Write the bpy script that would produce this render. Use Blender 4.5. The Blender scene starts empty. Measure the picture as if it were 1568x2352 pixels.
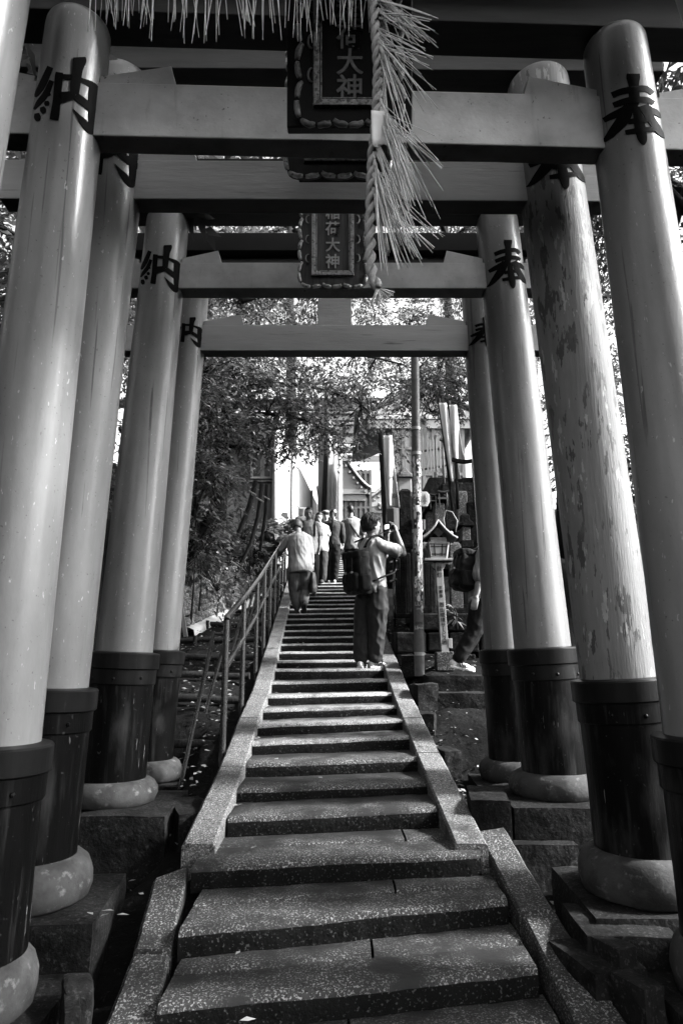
import bpy, bmesh, math, random
import numpy as np
from mathutils import Vector, Matrix, noise as mnoise

random.seed(7); rng = np.random.default_rng(7)
R = math.radians
SC = bpy.context.scene
COL = SC.collection

# ------------------------------------------------------------------ camera, sky, sun, exposure
F = 1568.0; TH = R(11.9); EYE = 1.55
cd = bpy.data.cameras.new('camera'); cam = bpy.data.objects.new('camera', cd); COL.objects.link(cam)
cd.sensor_fit = 'HORIZONTAL'; cd.sensor_width = 36; cd.lens = 36.0; cd.clip_start = 0.05; cd.clip_end = 2000
cam.location = (0, 0, EYE); cam.rotation_euler = (R(90) + TH, 0, 0)
SC.camera = cam
SUN_EL, SUN_AZ = R(35), R(96)          # azimuth clockwise from +Y (north): from the right, a little behind
w = bpy.data.worlds.new('World'); SC.world = w; w.use_nodes = True
nt = w.node_tree; nt.nodes.clear()
sky = nt.nodes.new('ShaderNodeTexSky'); sky.sky_type = 'NISHITA'; sky.sun_disc = False
sky.sun_elevation = SUN_EL; sky.sun_rotation = SUN_AZ; sky.dust_density = 3.0; sky.ozone_density = 1.0
bw = nt.nodes.new('ShaderNodeRGBToBW'); bg = nt.nodes.new('ShaderNodeBackground'); ow = nt.nodes.new('ShaderNodeOutputWorld')
nt.links.new(sky.outputs[0], bw.inputs[0]); nt.links.new(bw.outputs[0], bg.inputs[0]); nt.links.new(bg.outputs[0], ow.inputs[0])
bg.inputs[1].default_value = 0.10
sd = bpy.data.lights.new('sun', 'SUN'); sun = bpy.data.objects.new('sun', sd); COL.objects.link(sun)
sd.energy = 2.4; sd.angle = R(7.0); sd.color = (1, 1, 1)
sv = Vector((math.sin(SUN_AZ) * math.cos(SUN_EL), math.cos(SUN_AZ) * math.cos(SUN_EL), math.sin(SUN_EL)))
sun.rotation_euler = sv.to_track_quat('Z', 'Y').to_euler(); sun.location = (30, -10, 40)
SC.view_settings.view_transform = 'Standard'; SC.view_settings.look = 'None'
SC.view_settings.exposure = 2.85; SC.view_settings.gamma = 1.0
SC.cycles.max_bounces = 6; SC.cycles.diffuse_bounces = 0; SC.cycles.glossy_bounces = 2
SC.cycles.transparent_max_bounces = 8; SC.cycles.caustics_reflective = False; SC.cycles.caustics_refractive = False

# ------------------------------------------------------------------ measuring: where a sight line of the survey meets a given distance
_c, _s = math.cos(TH), math.sin(TH)
def at(x, y, Y):
    xc = (x - 784) / F; yc = -(y - 1176) / F
    t = Y / (_c - yc * _s)
    return Vector((xc * t, Y, EYE + (_s + yc * _c) * t))
def at_z(x, y, z):
    xc = (x - 784) / F; yc = -(y - 1176) / F
    t = (z - EYE) / (_s + yc * _c)
    return Vector((xc * t, (_c - yc * _s) * t, z))

# ------------------------------------------------------------------ mesh helpers
class MB:
    def __init__(s): s.v = []; s.f = []; s.m = []
    def add(s, vs, fs, mi=0):
        o = len(s.v); s.v.extend([tuple(p) for p in vs])
        s.f.extend([tuple(i + o for i in f) for f in fs]); s.m.extend([mi] * len(fs)); return o
    def box(s, c, size, rot=None, mi=0, jit=0.0):
        hx, hy, hz = size[0] / 2, size[1] / 2, size[2] / 2
        vs = []
        for z in (-hz, hz):
            for x, y in ((-hx, -hy), (hx, -hy), (hx, hy), (-hx, hy)):
                p = Vector((x + random.uniform(-jit, jit), y + random.uniform(-jit, jit), z + random.uniform(-jit, jit)))
                if rot is not None: p = rot @ p
                vs.append(p + Vector(c))
        s.add(vs, [(3, 2, 1, 0), (4, 5, 6, 7), (0, 1, 5, 4), (1, 2, 6, 5), (2, 3, 7, 6), (3, 0, 4, 7)], mi)
    def prism(s, poly, p0, ux, uy, un, depth, mi=0):
        """polygon in (ux,uy) plane at p0 extruded along un"""
        n = len(poly); p0 = Vector(p0); ux = Vector(ux); uy = Vector(uy); un = Vector(un)
        a = [p0 + ux * x + uy * y for x, y in poly]; b = [p + un * depth for p in a]
        fs = [tuple(range(n)), tuple(range(2 * n - 1, n - 1, -1))]
        fs += [(i, i + n, (i + 1) % n + n, (i + 1) % n) for i in range(n)]
        s.add(a + b, fs, mi)
    def tube(s, path, rad, n=12, mi=0, cap=True, sq=None):
        """swept ring; rad scalar/list of r or (rx,ry); frame keeps 'sq' (a reference vector) as its x axis"""
        P = [Vector(p) for p in path]; k = len(P)
        if not isinstance(rad, (list, tuple)): rad = [rad] * k
        ref = Vector(sq) if sq is not None else None
        vs = []; px = None
        for i in range(k):
            t = (P[min(i + 1, k - 1)] - P[max(i - 1, 0)])
            if t.length < 1e-9: t = Vector((0, 0, 1))
            t.normalize()
            if ref is not None: x = ref - t * ref.dot(t)
            elif px is None: x = Vector((1, 0, 0)) - t * t.x if abs(t.x) < .9 else Vector((0, 1, 0)) - t * t.y
            else: x = px - t * px.dot(t)
            x.normalize(); px = x; y = t.cross(x)
            r = rad[i]; rx, ry = (r if isinstance(r, (tuple, list)) else (r, r))
            for j in range(n):
                a = 2 * math.pi * j / n
                vs.append(P[i] + x * (rx * math.cos(a)) + y * (ry * math.sin(a)))
        fs = []
        for i in range(k - 1):
            for j in range(n):
                j2 = (j + 1) % n
                fs.append((i * n + j, i * n + j2, (i + 1) * n + j2, (i + 1) * n + j))
        if cap: fs += [tuple(range(n - 1, -1, -1)), tuple((k - 1) * n + j for j in range(n))]
        s.add(vs, fs, mi)
    def lathe(s, prof, p0, axis=(0, 0, 1), n=40, mi=0, wob=0.0):
        """prof: list of (r, h) along the axis starting at p0"""
        ax = Vector(axis).normalized(); x = Vector((1, 0, 0)) - ax * ax.x; x.normalize(); y = ax.cross(x); p0 = Vector(p0)
        vs = []; k = len(prof)
        for r, h in prof:
            for j in range(n):
                a = 2 * math.pi * j / n
                d = x * math.cos(a) + y * math.sin(a)
                p = p0 + ax * h + d * r
                if wob: p += d * wob * (mnoise.noise(p * 5.0) + .5 * mnoise.noise(p * 13.0)) + ax * (wob * .4 * mnoise.noise(p * 4.0))
                vs.append(p)
        fs = [(i * n + j, i * n + (j + 1) % n, (i + 1) * n + (j + 1) % n, (i + 1) * n + j) for i in range(k - 1) for j in range(n)]
        fs += [tuple(range(n - 1, -1, -1)), tuple((k - 1) * n + j for j in range(n))]
        s.add(vs, fs, mi)
    def ball(s, c, r, nu=12, nv=8, mi=0, rot=None):
        if not isinstance(r, (tuple, list)): r = (r, r, r)
        vs = []; c = Vector(c)
        for i in range(nv + 1):
            b = math.pi * i / nv
            for j in range(nu):
                a = 2 * math.pi * j / nu
                p = Vector((r[0] * math.sin(b) * math.cos(a), r[1] * math.sin(b) * math.sin(a), r[2] * math.cos(b)))
                if rot is not None: p = rot @ p
                vs.append(c + p)
        fs = [(i * nu + j, (i + 1) * nu + j, (i + 1) * nu + (j + 1) % nu, i * nu + (j + 1) % nu) for i in range(nv) for j in range(nu)]
        s.add(vs, fs, mi)
    def grid(s, P, mi=0):
        """P[i][j] points"""
        a = len(P); b = len(P[0])
        s.add([p for row in P for p in row], [(i * b + j, (i + 1) * b + j, (i + 1) * b + j + 1, i * b + j + 1) for i in range(a - 1) for j in range(b - 1)], mi)
    def build(s, name, mats, parent=None, smooth=False, bevel=0.0, auto=None, fix=True):
        me = bpy.data.meshes.new(name)
        o = np.array(wloc(parent)) if parent is not None else np.zeros(3)
        V = np.array(s.v, dtype=float) - o
        me.from_pydata(V.tolist(), [], s.f)
        if not isinstance(mats, (list, tuple)): mats = [mats]
        for m in mats: me.materials.append(m)
        if len(mats) > 1: me.polygons.foreach_set('material_index', s.m)
        if fix:
            bm = bmesh.new(); bm.from_mesh(me); bmesh.ops.remove_doubles(bm, verts=bm.verts, dist=1e-6)
            bmesh.ops.recalc_face_normals(bm, faces=bm.faces); bm.to_mesh(me); bm.free()
        ob = bpy.data.objects.new(name, me); COL.objects.link(ob)
        if parent is not None: ob.parent = parent
        if smooth: me.polygons.foreach_set('use_smooth', [True] * len(me.polygons))
        if auto is not None: me.set_sharp_from_angle(angle=R(auto))
        if bevel:
            b = ob.modifiers.new('bevel', 'BEVEL'); b.width = bevel; b.segments = 2; b.limit_method = 'ANGLE'; b.angle_limit = R(35)
            b.harden_normals = False
        return ob

def wloc(o):
    v = Vector((0, 0, 0))
    while o is not None: v += Vector(o.location); o = o.parent
    return v
def tag(o, label, cat, group=None, kind=None):
    o['label'] = label; o['category'] = cat
    if group: o['group'] = group
    if kind: o['kind'] = kind
    return o
def thing(name, label, cat, loc, group=None):
    o = bpy.data.objects.new(name, None); COL.objects.link(o); o.location = loc; o.empty_display_size = .1
    return tag(o, label, cat, group)
def copy_tree(o, parent=None):
    c = o.copy(); COL.objects.link(c)
    if parent is not None: c.parent = parent
    for ch in [x for x in COL.objects if x.parent == o]: copy_tree(ch, c)
    return c

def quick(name, V, Fq, mats, parent=None, mi=None, smooth=False):
    """big meshes from numpy arrays of quads"""
    me = bpy.data.meshes.new(name)
    V = np.asarray(V, dtype=np.float32)
    if parent is not None: V = V - np.array(wloc(parent), dtype=np.float32)
    k = Fq.shape[1]; nf = len(Fq)
    me.vertices.add(len(V)); me.vertices.foreach_set('co', V.ravel())
    me.loops.add(nf * k); me.loops.foreach_set('vertex_index', np.asarray(Fq, dtype=np.int32).ravel())
    me.polygons.add(nf); me.polygons.foreach_set('loop_start', np.arange(nf, dtype=np.int32) * k)
    if not isinstance(mats, (list, tuple)): mats = [mats]
    for m in mats: me.materials.append(m)
    if mi is not None: me.polygons.foreach_set('material_index', np.asarray(mi, dtype=np.int32))
    if smooth: me.polygons.foreach_set('use_smooth', np.ones(nf, dtype=bool))
    me.update(calc_edges=True); me.validate()
    ob = bpy.data.objects.new(name, me); COL.objects.link(ob)
    if parent is not None: ob.parent = parent
    return ob

# ------------------------------------------------------------------ materials
def mat(name, g, rough=.6, spec=.5, var=0.0, scale=4.0, stretch=(1, 1, 1), bump=0.0, bscale=30.0, coat=0.0, layers=(), emit=0.0, metal=0.0):
    """grey material; layers = list of (scale, stretch, lo, hi, target_grey[, detail]) noise-masked stains or specks"""
    m = bpy.data.materials.new(name); m.use_nodes = True; n = m.node_tree.nodes; L = m.node_tree.links
    b = n['Principled BSDF']; b.inputs['Roughness'].default_value = rough; b.inputs['Specular IOR Level'].default_value = spec
    b.inputs['Coat Weight'].default_value = coat; b.inputs['Coat Roughness'].default_value = .12; b.inputs['Metallic'].default_value = metal
    tc = n.new('ShaderNodeTexCoord')
    def noise(sc, st, det=6.0):
        mp = n.new('ShaderNodeMapping'); mp.inputs['Scale'].default_value = st
        mp.inputs['Location'].default_value = (random.uniform(0, 9), random.uniform(0, 9), random.uniform(0, 9))
        L.new(tc.outputs['Object'], mp.inputs[0])
        t = n.new('ShaderNodeTexNoise'); t.inputs['Scale'].default_value = sc; t.inputs['Detail'].default_value = det; t.inputs['Roughness'].default_value = .6
        L.new(mp.outputs[0], t.inputs['Vector']); return t.outputs['Fac']
    col = None
    if var:
        mr = n.new('ShaderNodeMapRange'); mr.inputs['From Min'].default_value = .3; mr.inputs['From Max'].default_value = .7
        mr.inputs['To Min'].default_value = g * (1 - var); mr.inputs['To Max'].default_value = g * (1 + var)
        L.new(noise(scale, stretch), mr.inputs['Value']); col = mr.outputs[0]
    else:
        v = n.new('ShaderNodeValue'); v.outputs[0].default_value = g; col = v.outputs[0]
    for ly in layers:
        sc, st, lo, hi, tg = ly[:5]
        mk = n.new('ShaderNodeMapRange'); mk.inputs['From Min'].default_value = lo; mk.inputs['From Max'].default_value = hi
        L.new(noise(sc, st, ly[5] if len(ly) > 5 else 5.0), mk.inputs['Value'])
        mx = n.new('ShaderNodeMix'); mx.data_type = 'FLOAT'
        L.new(mk.outputs[0], mx.inputs[0]); L.new(col, mx.inputs[2]); mx.inputs[3].default_value = tg; col = mx.outputs[0]
    cc = n.new('ShaderNodeCombineColor')
    for i in range(3): L.new(col, cc.inputs[i])
    L.new(cc.outputs[0], b.inputs['Base Color'])
    if emit:
        b.inputs['Emission Color'].default_value = (1, 1, 1, 1); b.inputs['Emission Strength'].default_value = emit
    if bump:
        bp = n.new('ShaderNodeBump'); bp.inputs['Strength'].default_value = 1.0; bp.inputs['Distance'].default_value = bump
        L.new(noise(bscale, stretch), bp.inputs['Height']); L.new(bp.outputs[0], b.inputs['Normal'])
    return m
S3 = (1, 1, 1)
M = {}
M['paint'] = mat('paint', .20, .34, .5, .16, 4, (2, 2, .7), .0014, 20, .12, [(7, (2.2, 2.2, .12), .56, .78, .15), (3.2, (2, 2, .35), .56, .72, .20, 8), (34, (1, 1, .5), .69, .75, .08), (24, (1, 1, .018), .655, .672, .09, 2), (2.2, S3, .50, .70, .22, 7), (55, (1, 1, .4), .69, .73, .42, 2), (60, S3, .69, .73, .10, 2)])
M['paint_peel'] = mat('paint_peel', .23, .5, .4, .18, 5, (3, 3, .25), .003, 26, 0, [(10, (1.7, 1.7, .36), .575, .585, .075, 8), (11, (1.8, 1.8, .42), .60, .61, .46, 8), (17, (2, 2, .3), .655, .668, .38, 6), (30, (2, 2, .25), .68, .695, .06, 3), (4, S3, .5, .8, .19)])
M['beam'] = mat('beam', .56, .55, .4, .14, 5, (1, 1, 1), .0012, 30, 0, [(6, (2.2, 1, .25), .60, .80, .22), (15, S3, .69, .73, .10, 3), (2.5, S3, .45, .75, .30, 7), (60, S3, .68, .75, .2, 2)])  # pillar red made paler on the beams to stand in for front light
M['beam_grain'] = mat('beam_grain', .54, .6, .3, .12, 4, (.3, 2, 2), .003, 18, 0, [(8, (.12, 1, 4), .63, .66, .2, 8)])  # same front light put into the colour of the grained beams
M['lintel_paint'] = mat('lintel_paint', .09, .6, .3, .3, 4, (.3, 2, 2), .002, 24)
M['roof_black'] = mat('roof_black', .008, .6, .3, .3, 4)
M['black'] = mat('black', .0025, .42, .09, .35, 6, (3, 3, .3), .002, 22, .0, [(9, (3, 3, .2), .55, .74, .026), (3, (1.5, 1.5, .5), .52, .74, .040, 8), (20, (3, 3, .20), .695, .71, .18, 3), (40, S3, .68, .74, .04, 2)])
M['collar'] = mat('collar', .007, .42, .14, .4, 5, (3, 3, .5), .001, 20, 0, [(14, (2, 2, .4), .62, .75, .03)])
M['lacquer'] = mat('lacquer', .003, .6, .04)
M['stone'] = mat('stone', .11, .9, .3, .25, 3, S3, .006, 30, 0, [(60, S3, .52, .66, .34, 2), (4, S3, .52, .7, .10), (75, S3, .58, .66, .07, 2)])
M['base_stone'] = mat('base_stone', .06, .85, .3, .3, 3, S3, .004, 26, 0, [(6, S3, .46, .62, .03, 7), (20, S3, .58, .72, .15), (40, S3, .66, .72, .02)])
def granite(name, g, hi, lo, stain, thr):
    """speckled stone; the 'dirt' attribute darkens what feet do not polish"""
    m = mat(name, g, .8, .35, .25, 3, S3, .005, 26, 0, [(105, S3, .54, .62, hi, 2), (90, S3, .55, .64, lo, 2), (3.5, S3, thr, thr + .16, stain, 7), (12, S3, .62, .70, lo, 6)])
    n = m.node_tree.nodes; L = m.node_tree.links; b = n['Principled BSDF']; src = b.inputs['Base Color'].links[0].from_socket
    at_ = n.new('ShaderNodeAttribute'); at_.attribute_name = 'dirt'; tc = n.new('ShaderNodeTexCoord'); t = n.new('ShaderNodeTexNoise'); t.inputs['Scale'].default_value = 7; t.inputs['Detail'].default_value = 8; L.new(tc.outputs['Object'], t.inputs['Vector'])
    ad = n.new('ShaderNodeMath'); ad.operation = 'MULTIPLY_ADD'; L.new(t.outputs['Fac'], ad.inputs[0]); ad.inputs[1].default_value = 1.6; L.new(at_.outputs['Fac'], ad.inputs[2])
    mr = n.new('ShaderNodeMapRange'); mr.inputs['From Min'].default_value = .95; mr.inputs['From Max'].default_value = 1.75; L.new(ad.outputs[0], mr.inputs['Value'])
    mx = n.new('ShaderNodeMix'); mx.data_type = 'RGBA'; L.new(mr.outputs[0], mx.inputs[0]); L.new(src, mx.inputs[6]); mx.inputs[7].default_value = (stain * .5, stain * .5, stain * .5, 1); L.new(mx.outputs[2], b.inputs['Base Color']); return m
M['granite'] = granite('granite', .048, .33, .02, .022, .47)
M['granite_lit'] = granite('granite_lit', .22, .56, .04, .06, .53)  # paler copy of granite: brighter light on the upper treads painted in
M['kerb'] = granite('kerb', .125, .42, .03, .045, .52)
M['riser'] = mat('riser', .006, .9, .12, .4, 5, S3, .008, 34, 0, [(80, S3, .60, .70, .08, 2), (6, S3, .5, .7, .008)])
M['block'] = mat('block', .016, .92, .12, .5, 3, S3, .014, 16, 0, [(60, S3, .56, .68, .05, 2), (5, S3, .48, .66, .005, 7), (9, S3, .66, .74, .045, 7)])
M['soil'] = mat('soil', .008, .95, .1, .5, 6, S3, .02, 12, 0, [(30, S3, .6, .7, .035)])
M['metal_rail'] = mat('metal_rail', .028, .26, .9, .3, 14, S3, .0008, 60, .2)
M['straw'] = mat('straw', .72, .6, .4, .35, 9, S3)
M['rope'] = mat('rope', .42, .8, .3, .25, 40, S3, .002, 150)
M['paper'] = mat('paper', .75, .7, .3, .08, 8, S3, .002, 20)
M['gold'] = mat('gold', .62, .35, .5, .35, 30, S3, .003, 90, 0, [(60, S3, .55, .65, .1)], metal=.4)
M['plaque_mid'] = mat('plaque_mid', .17, .55, .4, .4, 7, (6, 1, .4), .002, 30)
M['plaque'] = mat('plaque', .045, .5, .4, .35, 5, (4, 1, .3), .001, 30)
M['plaque_dark'] = mat('plaque_dark', .006, .5, .12, .3, 5, (4, 1, .3))
M['letter'] = mat('letter', .8, .4, .5, .2, 20)
M['bark'] = mat('bark', .018, .9, .3, .4, 10, (2, 2, .5), .012, 22)
M['letter_dark'] = mat('letter_dark', .13, .4, .3, .4, 20)
M['gold_dark'] = mat('gold_dark', .17, .4, .5, .7, 14, S3, .004, 60)
M['gold_old'] = mat('gold_old', .26, .45, .5, .5, 40, S3, .004, 90, 0, [(50, S3, .5, .6, .05)])
M['mortar'] = mat('mortar', .45, .85, .3, .15, 6, S3, .01, 12)
M['wood_grey'] = mat('wood_grey', .22, .8, .3, .3, 8, (3, 3, .4), .002, 20)
M['leaf_dead'] = mat('leaf_dead', .14, .6, .4, .3, 3)
M['leaf_pale'] = mat('leaf_pale', .27, .55, .4, .3, 3)
def leafmat(name, g, tr):
    m = mat(name, g, .32, .6, .45, 2.0); n = m.node_tree.nodes; L = m.node_tree.links
    t = n.new('ShaderNodeBsdfTranslucent'); t.inputs[0].default_value = (tr, tr, tr, 1); a = n.new('ShaderNodeAddShader'); o = n['Material Output']
    L.new(n['Principled BSDF'].outputs[0], a.inputs[0]); L.new(t.outputs[0], a.inputs[1]); L.new(a.outputs[0], o.inputs[0]); return m
M['leaf'] = leafmat('leaf', .024, .032)
M['leaf_light'] = leafmat('leaf_light', .17, .10)
M['render_grey'] = mat('render_grey', .15, .9, .3, .2, 6, S3, .004, 30, 0, [(2, (2, 2, .4), .55, .75, .05)])
M['render_pale'] = mat('render_pale', .62, .9, .3, .1, 4, S3)
M['white_wall'] = mat('white_wall', .55, .8, .3, .06, 3, (2, 2, .4), 0, 30, 0, [(3, (2, 2, .25), .6, .8, .36)])
M['glass_dark'] = mat('glass_dark', .06, .1, .5)
M['tile'] = mat('tile', .10, .7, .3, .3, 8)
M['tile_pale'] = mat('tile_pale', .6, .6, .3, .3, 10)
M['pipe_dark'] = mat('pipe_dark', .08, .5, .4)
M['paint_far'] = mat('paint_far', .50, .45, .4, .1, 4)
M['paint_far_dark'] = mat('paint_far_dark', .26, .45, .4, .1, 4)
M['pole'] = mat('pole', .11, .5, .4, .3, 12, S3, .002, 40, 0, [(18, S3, .58, .68, .08)])
M['metal_light'] = mat('metal_light', .45, .35, .5, .2, 20)
M['st_white'] = mat('st_white', .85, .5, .4, .08, 30)
M['st_light'] = mat('st_light', .5, .5, .4, .2, 40)
M['st_mid'] = mat('st_mid', .22, .5, .4, .3, 40)
M['st_black'] = mat('st_black', .02, .5, .4)
M['wood_light'] = mat('wood_light', .40, .7, .3, .2, 10, (3, 3, .4), .001, 30, 0, [(14, (3, 3, .2), .6, .8, .18)])
M['paper_lit'] = mat('paper_lit', .85, .8, .2)
M['ink'] = mat('ink', .02, .5, .3)
M['board_white'] = mat('board_white', .82, .7, .3, .12, 6, (3, 3, .3))
M['cloth_white'] = mat('cloth_white', .84, .85, .2, .08, 5)
M['skin'] = mat('skin', .30, .55, .4, .08, 10)
M['lip'] = mat('lip', .14, .5, .4)
M['hair'] = mat('hair', .009, .42, .3, .4, 60, (3, 3, .5), .002, 120)
M['hair_grey'] = mat('hair_grey', .09, .5, .4, .4, 60, (3, 3, .5), .002, 120)
M['tee_pale'] = mat('tee_pale', .42, .85, .2, .05, 6, S3, .001, 200)
M['tee_white'] = mat('tee_white', .72, .8, .2, .05, 6)
M['cloth_grey'] = mat('cloth_grey', .26, .9, .2, .08, 6, S3, .001, 200)
M['cloth_mid'] = mat('cloth_mid', .045, .9, .2, .1, 6, S3, .001, 200)
M['cloth_dark'] = mat('cloth_dark', .018, .9, .2, .15, 6, S3, .001, 200)
M['cloth_black'] = mat('cloth_black', .005, .85, .25, .2, 6)
M['trouser_grey'] = mat('trouser_grey', .028, .75, .3, .2, 8, S3, .001, 200)
M['jeans'] = mat('jeans', .12, .9, .2, .3, 9, S3, .001, 200)
M['pack_black'] = mat('pack_black', .005, .7, .2, .3, 10, S3, .001, 220)
M['bag'] = mat('bag', .05, .5, .4, .3, 10)
M['shoe_white'] = mat('shoe_white', .82, .6, .3, .08, 12)
M['shoe_dark'] = mat('shoe_dark', .03, .6, .3, .3, 12)
M['screen'] = mat('screen', .5, .2, .5, 0, 1, S3, 0, 30, 0, (), 1.0)
def stripes(name, a, b, freq, check=False):
    m = mat(name, a, .9, .2); n = m.node_tree.nodes; L = m.node_tree.links; tc = n.new('ShaderNodeTexCoord'); w_ = n.new('ShaderNodeTexWave'); w_.bands_direction = 'X'; w_.inputs['Scale'].default_value = freq; w_.inputs['Distortion'].default_value = .4; w_.inputs['Detail'].default_value = 1
    L.new(tc.outputs['Object'], w_.inputs[0]); mr = n.new('ShaderNodeMapRange'); mr.inputs['From Min'].default_value = .35; mr.inputs['From Max'].default_value = .65; mr.inputs['To Min'].default_value = a; mr.inputs['To Max'].default_value = b; L.new(w_.outputs['Fac'], mr.inputs['Value']); out = mr.outputs[0]
    if check:
        w2 = n.new('ShaderNodeTexWave'); w2.bands_direction = 'Z'; w2.inputs['Scale'].default_value = freq; L.new(tc.outputs['Object'], w2.inputs[0]); m2 = n.new('ShaderNodeMapRange'); m2.inputs['To Min'].default_value = 1; m2.inputs['To Max'].default_value = .75; L.new(w2.outputs['Fac'], m2.inputs['Value']); mu = n.new('ShaderNodeMath'); mu.operation = 'MULTIPLY'; L.new(out, mu.inputs[0]); L.new(m2.outputs[0], mu.inputs[1]); out = mu.outputs[0]
    cc = n.new('ShaderNodeCombineColor')
    for i in range(3): L.new(out, cc.inputs[i])
    L.new(cc.outputs[0], n['Principled BSDF'].inputs['Base Color']); return m
M['tee_stripe'] = stripes('tee_stripe', .36, .27, 11)
M['tee_check'] = stripes('tee_check', .55, .36, 11, True)
# ------------------------------------------------------------------ stairs: measured nosing ends (left, right) of each step, bottom to top
ENDS = {0: ((523, 1881), (1004, 1856)), 1: ((543, 1814), (982, 1798)), 2: ((560, 1756), (962, 1741)), 3: ((580, 1707), (942, 1691)),
        4: ((588, 1666), (927, 1653)), 5: ((600, 1631), (914, 1621)), 6: ((613, 1598.5), (902, 1592)), 7: ((623, 1567), (892, 1561)),
        8: ((629, 1538), (884, 1536))}
STEP = []                                   # (left point, right point) from the bottom
for k in range(0, 44):
    Yc = 7.75 + (k - 8) * .42
    if k in ENDS: (xl, yl), (xr, yr) = ENDS[k]
    else:
        y = .9406 * (1180 + 8324 / (k + 10.25)); q = (y - 1082) / (1537 - 1082)
        xl = 736 - 107 * q; xr = 736 + 148 * q; yl = y + 1.5 * q; yr = y - 1.5 * q
    dl = .07 if k < 9 else .03
    STEP.append((at(xl, yl, Yc - dl), at(xr, yr, Yc + dl)))
z0 = (STEP[0][0].z + STEP[0][1].z) / 2
low = []
for j, ((xl, yl), (xr, yr)) in enumerate([((440, 1992), (1104, 1960)), ((410, 2140), (1165, 2068)), ((360, 2315), (1235, 2225)), ((320, 2560), (1330, 2430))]):
    zz = z0 - .112 * (j + 1)
    low.append((at_z(xl, yl, zz - .012), at_z(xr, yr, zz + .012)))
STEP = low[::-1] + STEP
NLOW = 4
def zline(Y):
    """height of the stair line at distance Y"""
    mids = [((a.y + b.y) / 2, (a.z + b.z) / 2) for a, b in STEP]
    return float(np.interp(Y, [m[0] for m in mids], [m[1] for m in mids]))
GZ = min(STEP[0][0].z, STEP[0][1].z) - .13
def xl_of(Y): return float(np.interp(Y, [a.y for a, b in STEP], [a.x for a, b in STEP]))
def xr_of(Y): return float(np.interp(Y, [b.y for a, b in STEP], [b.x for a, b in STEP]))

def sstep(a, b, x):
    t = np.clip((x - a) / (b - a), 0, 1); return t * t * (3 - 2 * t)
ymid = np.array([(a.y + b.y) / 2 for a, b in STEP]); zmid = np.array([(a.z + b.z) / 2 for a, b in STEP])
xlm = np.array([a.x for a, b in STEP]); xrm = np.array([b.x for a, b in STEP])
def ground_z(X, Y):
    base = np.where(Y < ymid[0], GZ, np.interp(Y, ymid, zmid) - .16)
    base = np.where(Y > ymid[-1], zmid[-1] - .03, base)
    xl = np.interp(Y, ymid, xlm); xr = np.interp(Y, ymid, xrm)
    # left: leaf-strewn ramp beside the stairs, then the bank behind the cobble wall
    wallx = np.interp(Y, [4, 9.8, 13.2, 21], [-3.2, -2.35, -1.75, -1.7])
    up = np.clip(wallx - X, 0, 40)
    bank = np.where(up > 0, .55 * sstep(0, .25, up) + .62 * np.clip(up - .2, 0, 12), 0)
    bank = bank * sstep(7.5, 10.5, Y) * (1 - .85 * sstep(15, 21, Y))
    ramp = .10 * sstep(.2, .5, xl - X) * sstep(5.0, 6.0, Y)
    # right: terrace behind the kerb
    rt = np.clip(X - xr - .25, 0, 40)
    terr = (.12 * sstep(0, .2, rt) + .9 * sstep(1.3, 3.0, rt) * sstep(8.0, 9.2, Y)) * sstep(5.6, 7.4, Y)
    far = 6.0 * sstep(28, 80, np.hypot(X, Y)) + np.clip(np.abs(X) - 5, 0, 60) * .18 * sstep(2, 10, Y)
    low = -.10 * sstep(.05, .3, xl - X) * (1 - sstep(4, 5, Y)) - .10 * sstep(.05, .3, X - xr) * (1 - sstep(4, 5, Y))
    pit = -.34 * (sstep(.38, .60, xl - X) + sstep(.22, .45, X - xr)) * sstep(3.6, 4.6, Y) * (1 - sstep(6.0, 6.5, Y))
    return base + bank + ramp + terr + far + low + pit
# ground sheet: fine near the stairs, coarse to the horizon
def axis(parts):
    out = []
    for a, b, st in parts: out += list(np.arange(a, b, st))
    return np.array(out + [parts[-1][1]])
gx = axis([(-300, -40, 26), (-40, -8, 2), (-8, 8, .12), (8, 40, 2), (40, 300, 26)])
gy = axis([(-200, -20, 20), (-20, 0, 2), (0, 22, .12), (22, 40, 1), (40, 400, 24)])
GX, GY = np.meshgrid(gx, gy)
GZZ = ground_z(GX, GY) + rng.normal(0, .012, GX.shape) * (np.abs(GX) < 8) * (GY < 22)
V = np.stack([GX.ravel(), GY.ravel(), GZZ.ravel()], 1)
ny, nx = GX.shape
idx = np.arange(ny * nx).reshape(ny, nx)
Q = np.stack([idx[:-1, :-1].ravel(), idx[:-1, 1:].ravel(), idx[1:, 1:].ravel(), idx[1:, :-1].ravel()], 1)
g = quick('ground', V, Q, M['soil'], smooth=True); g['kind'] = 'structure'

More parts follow.
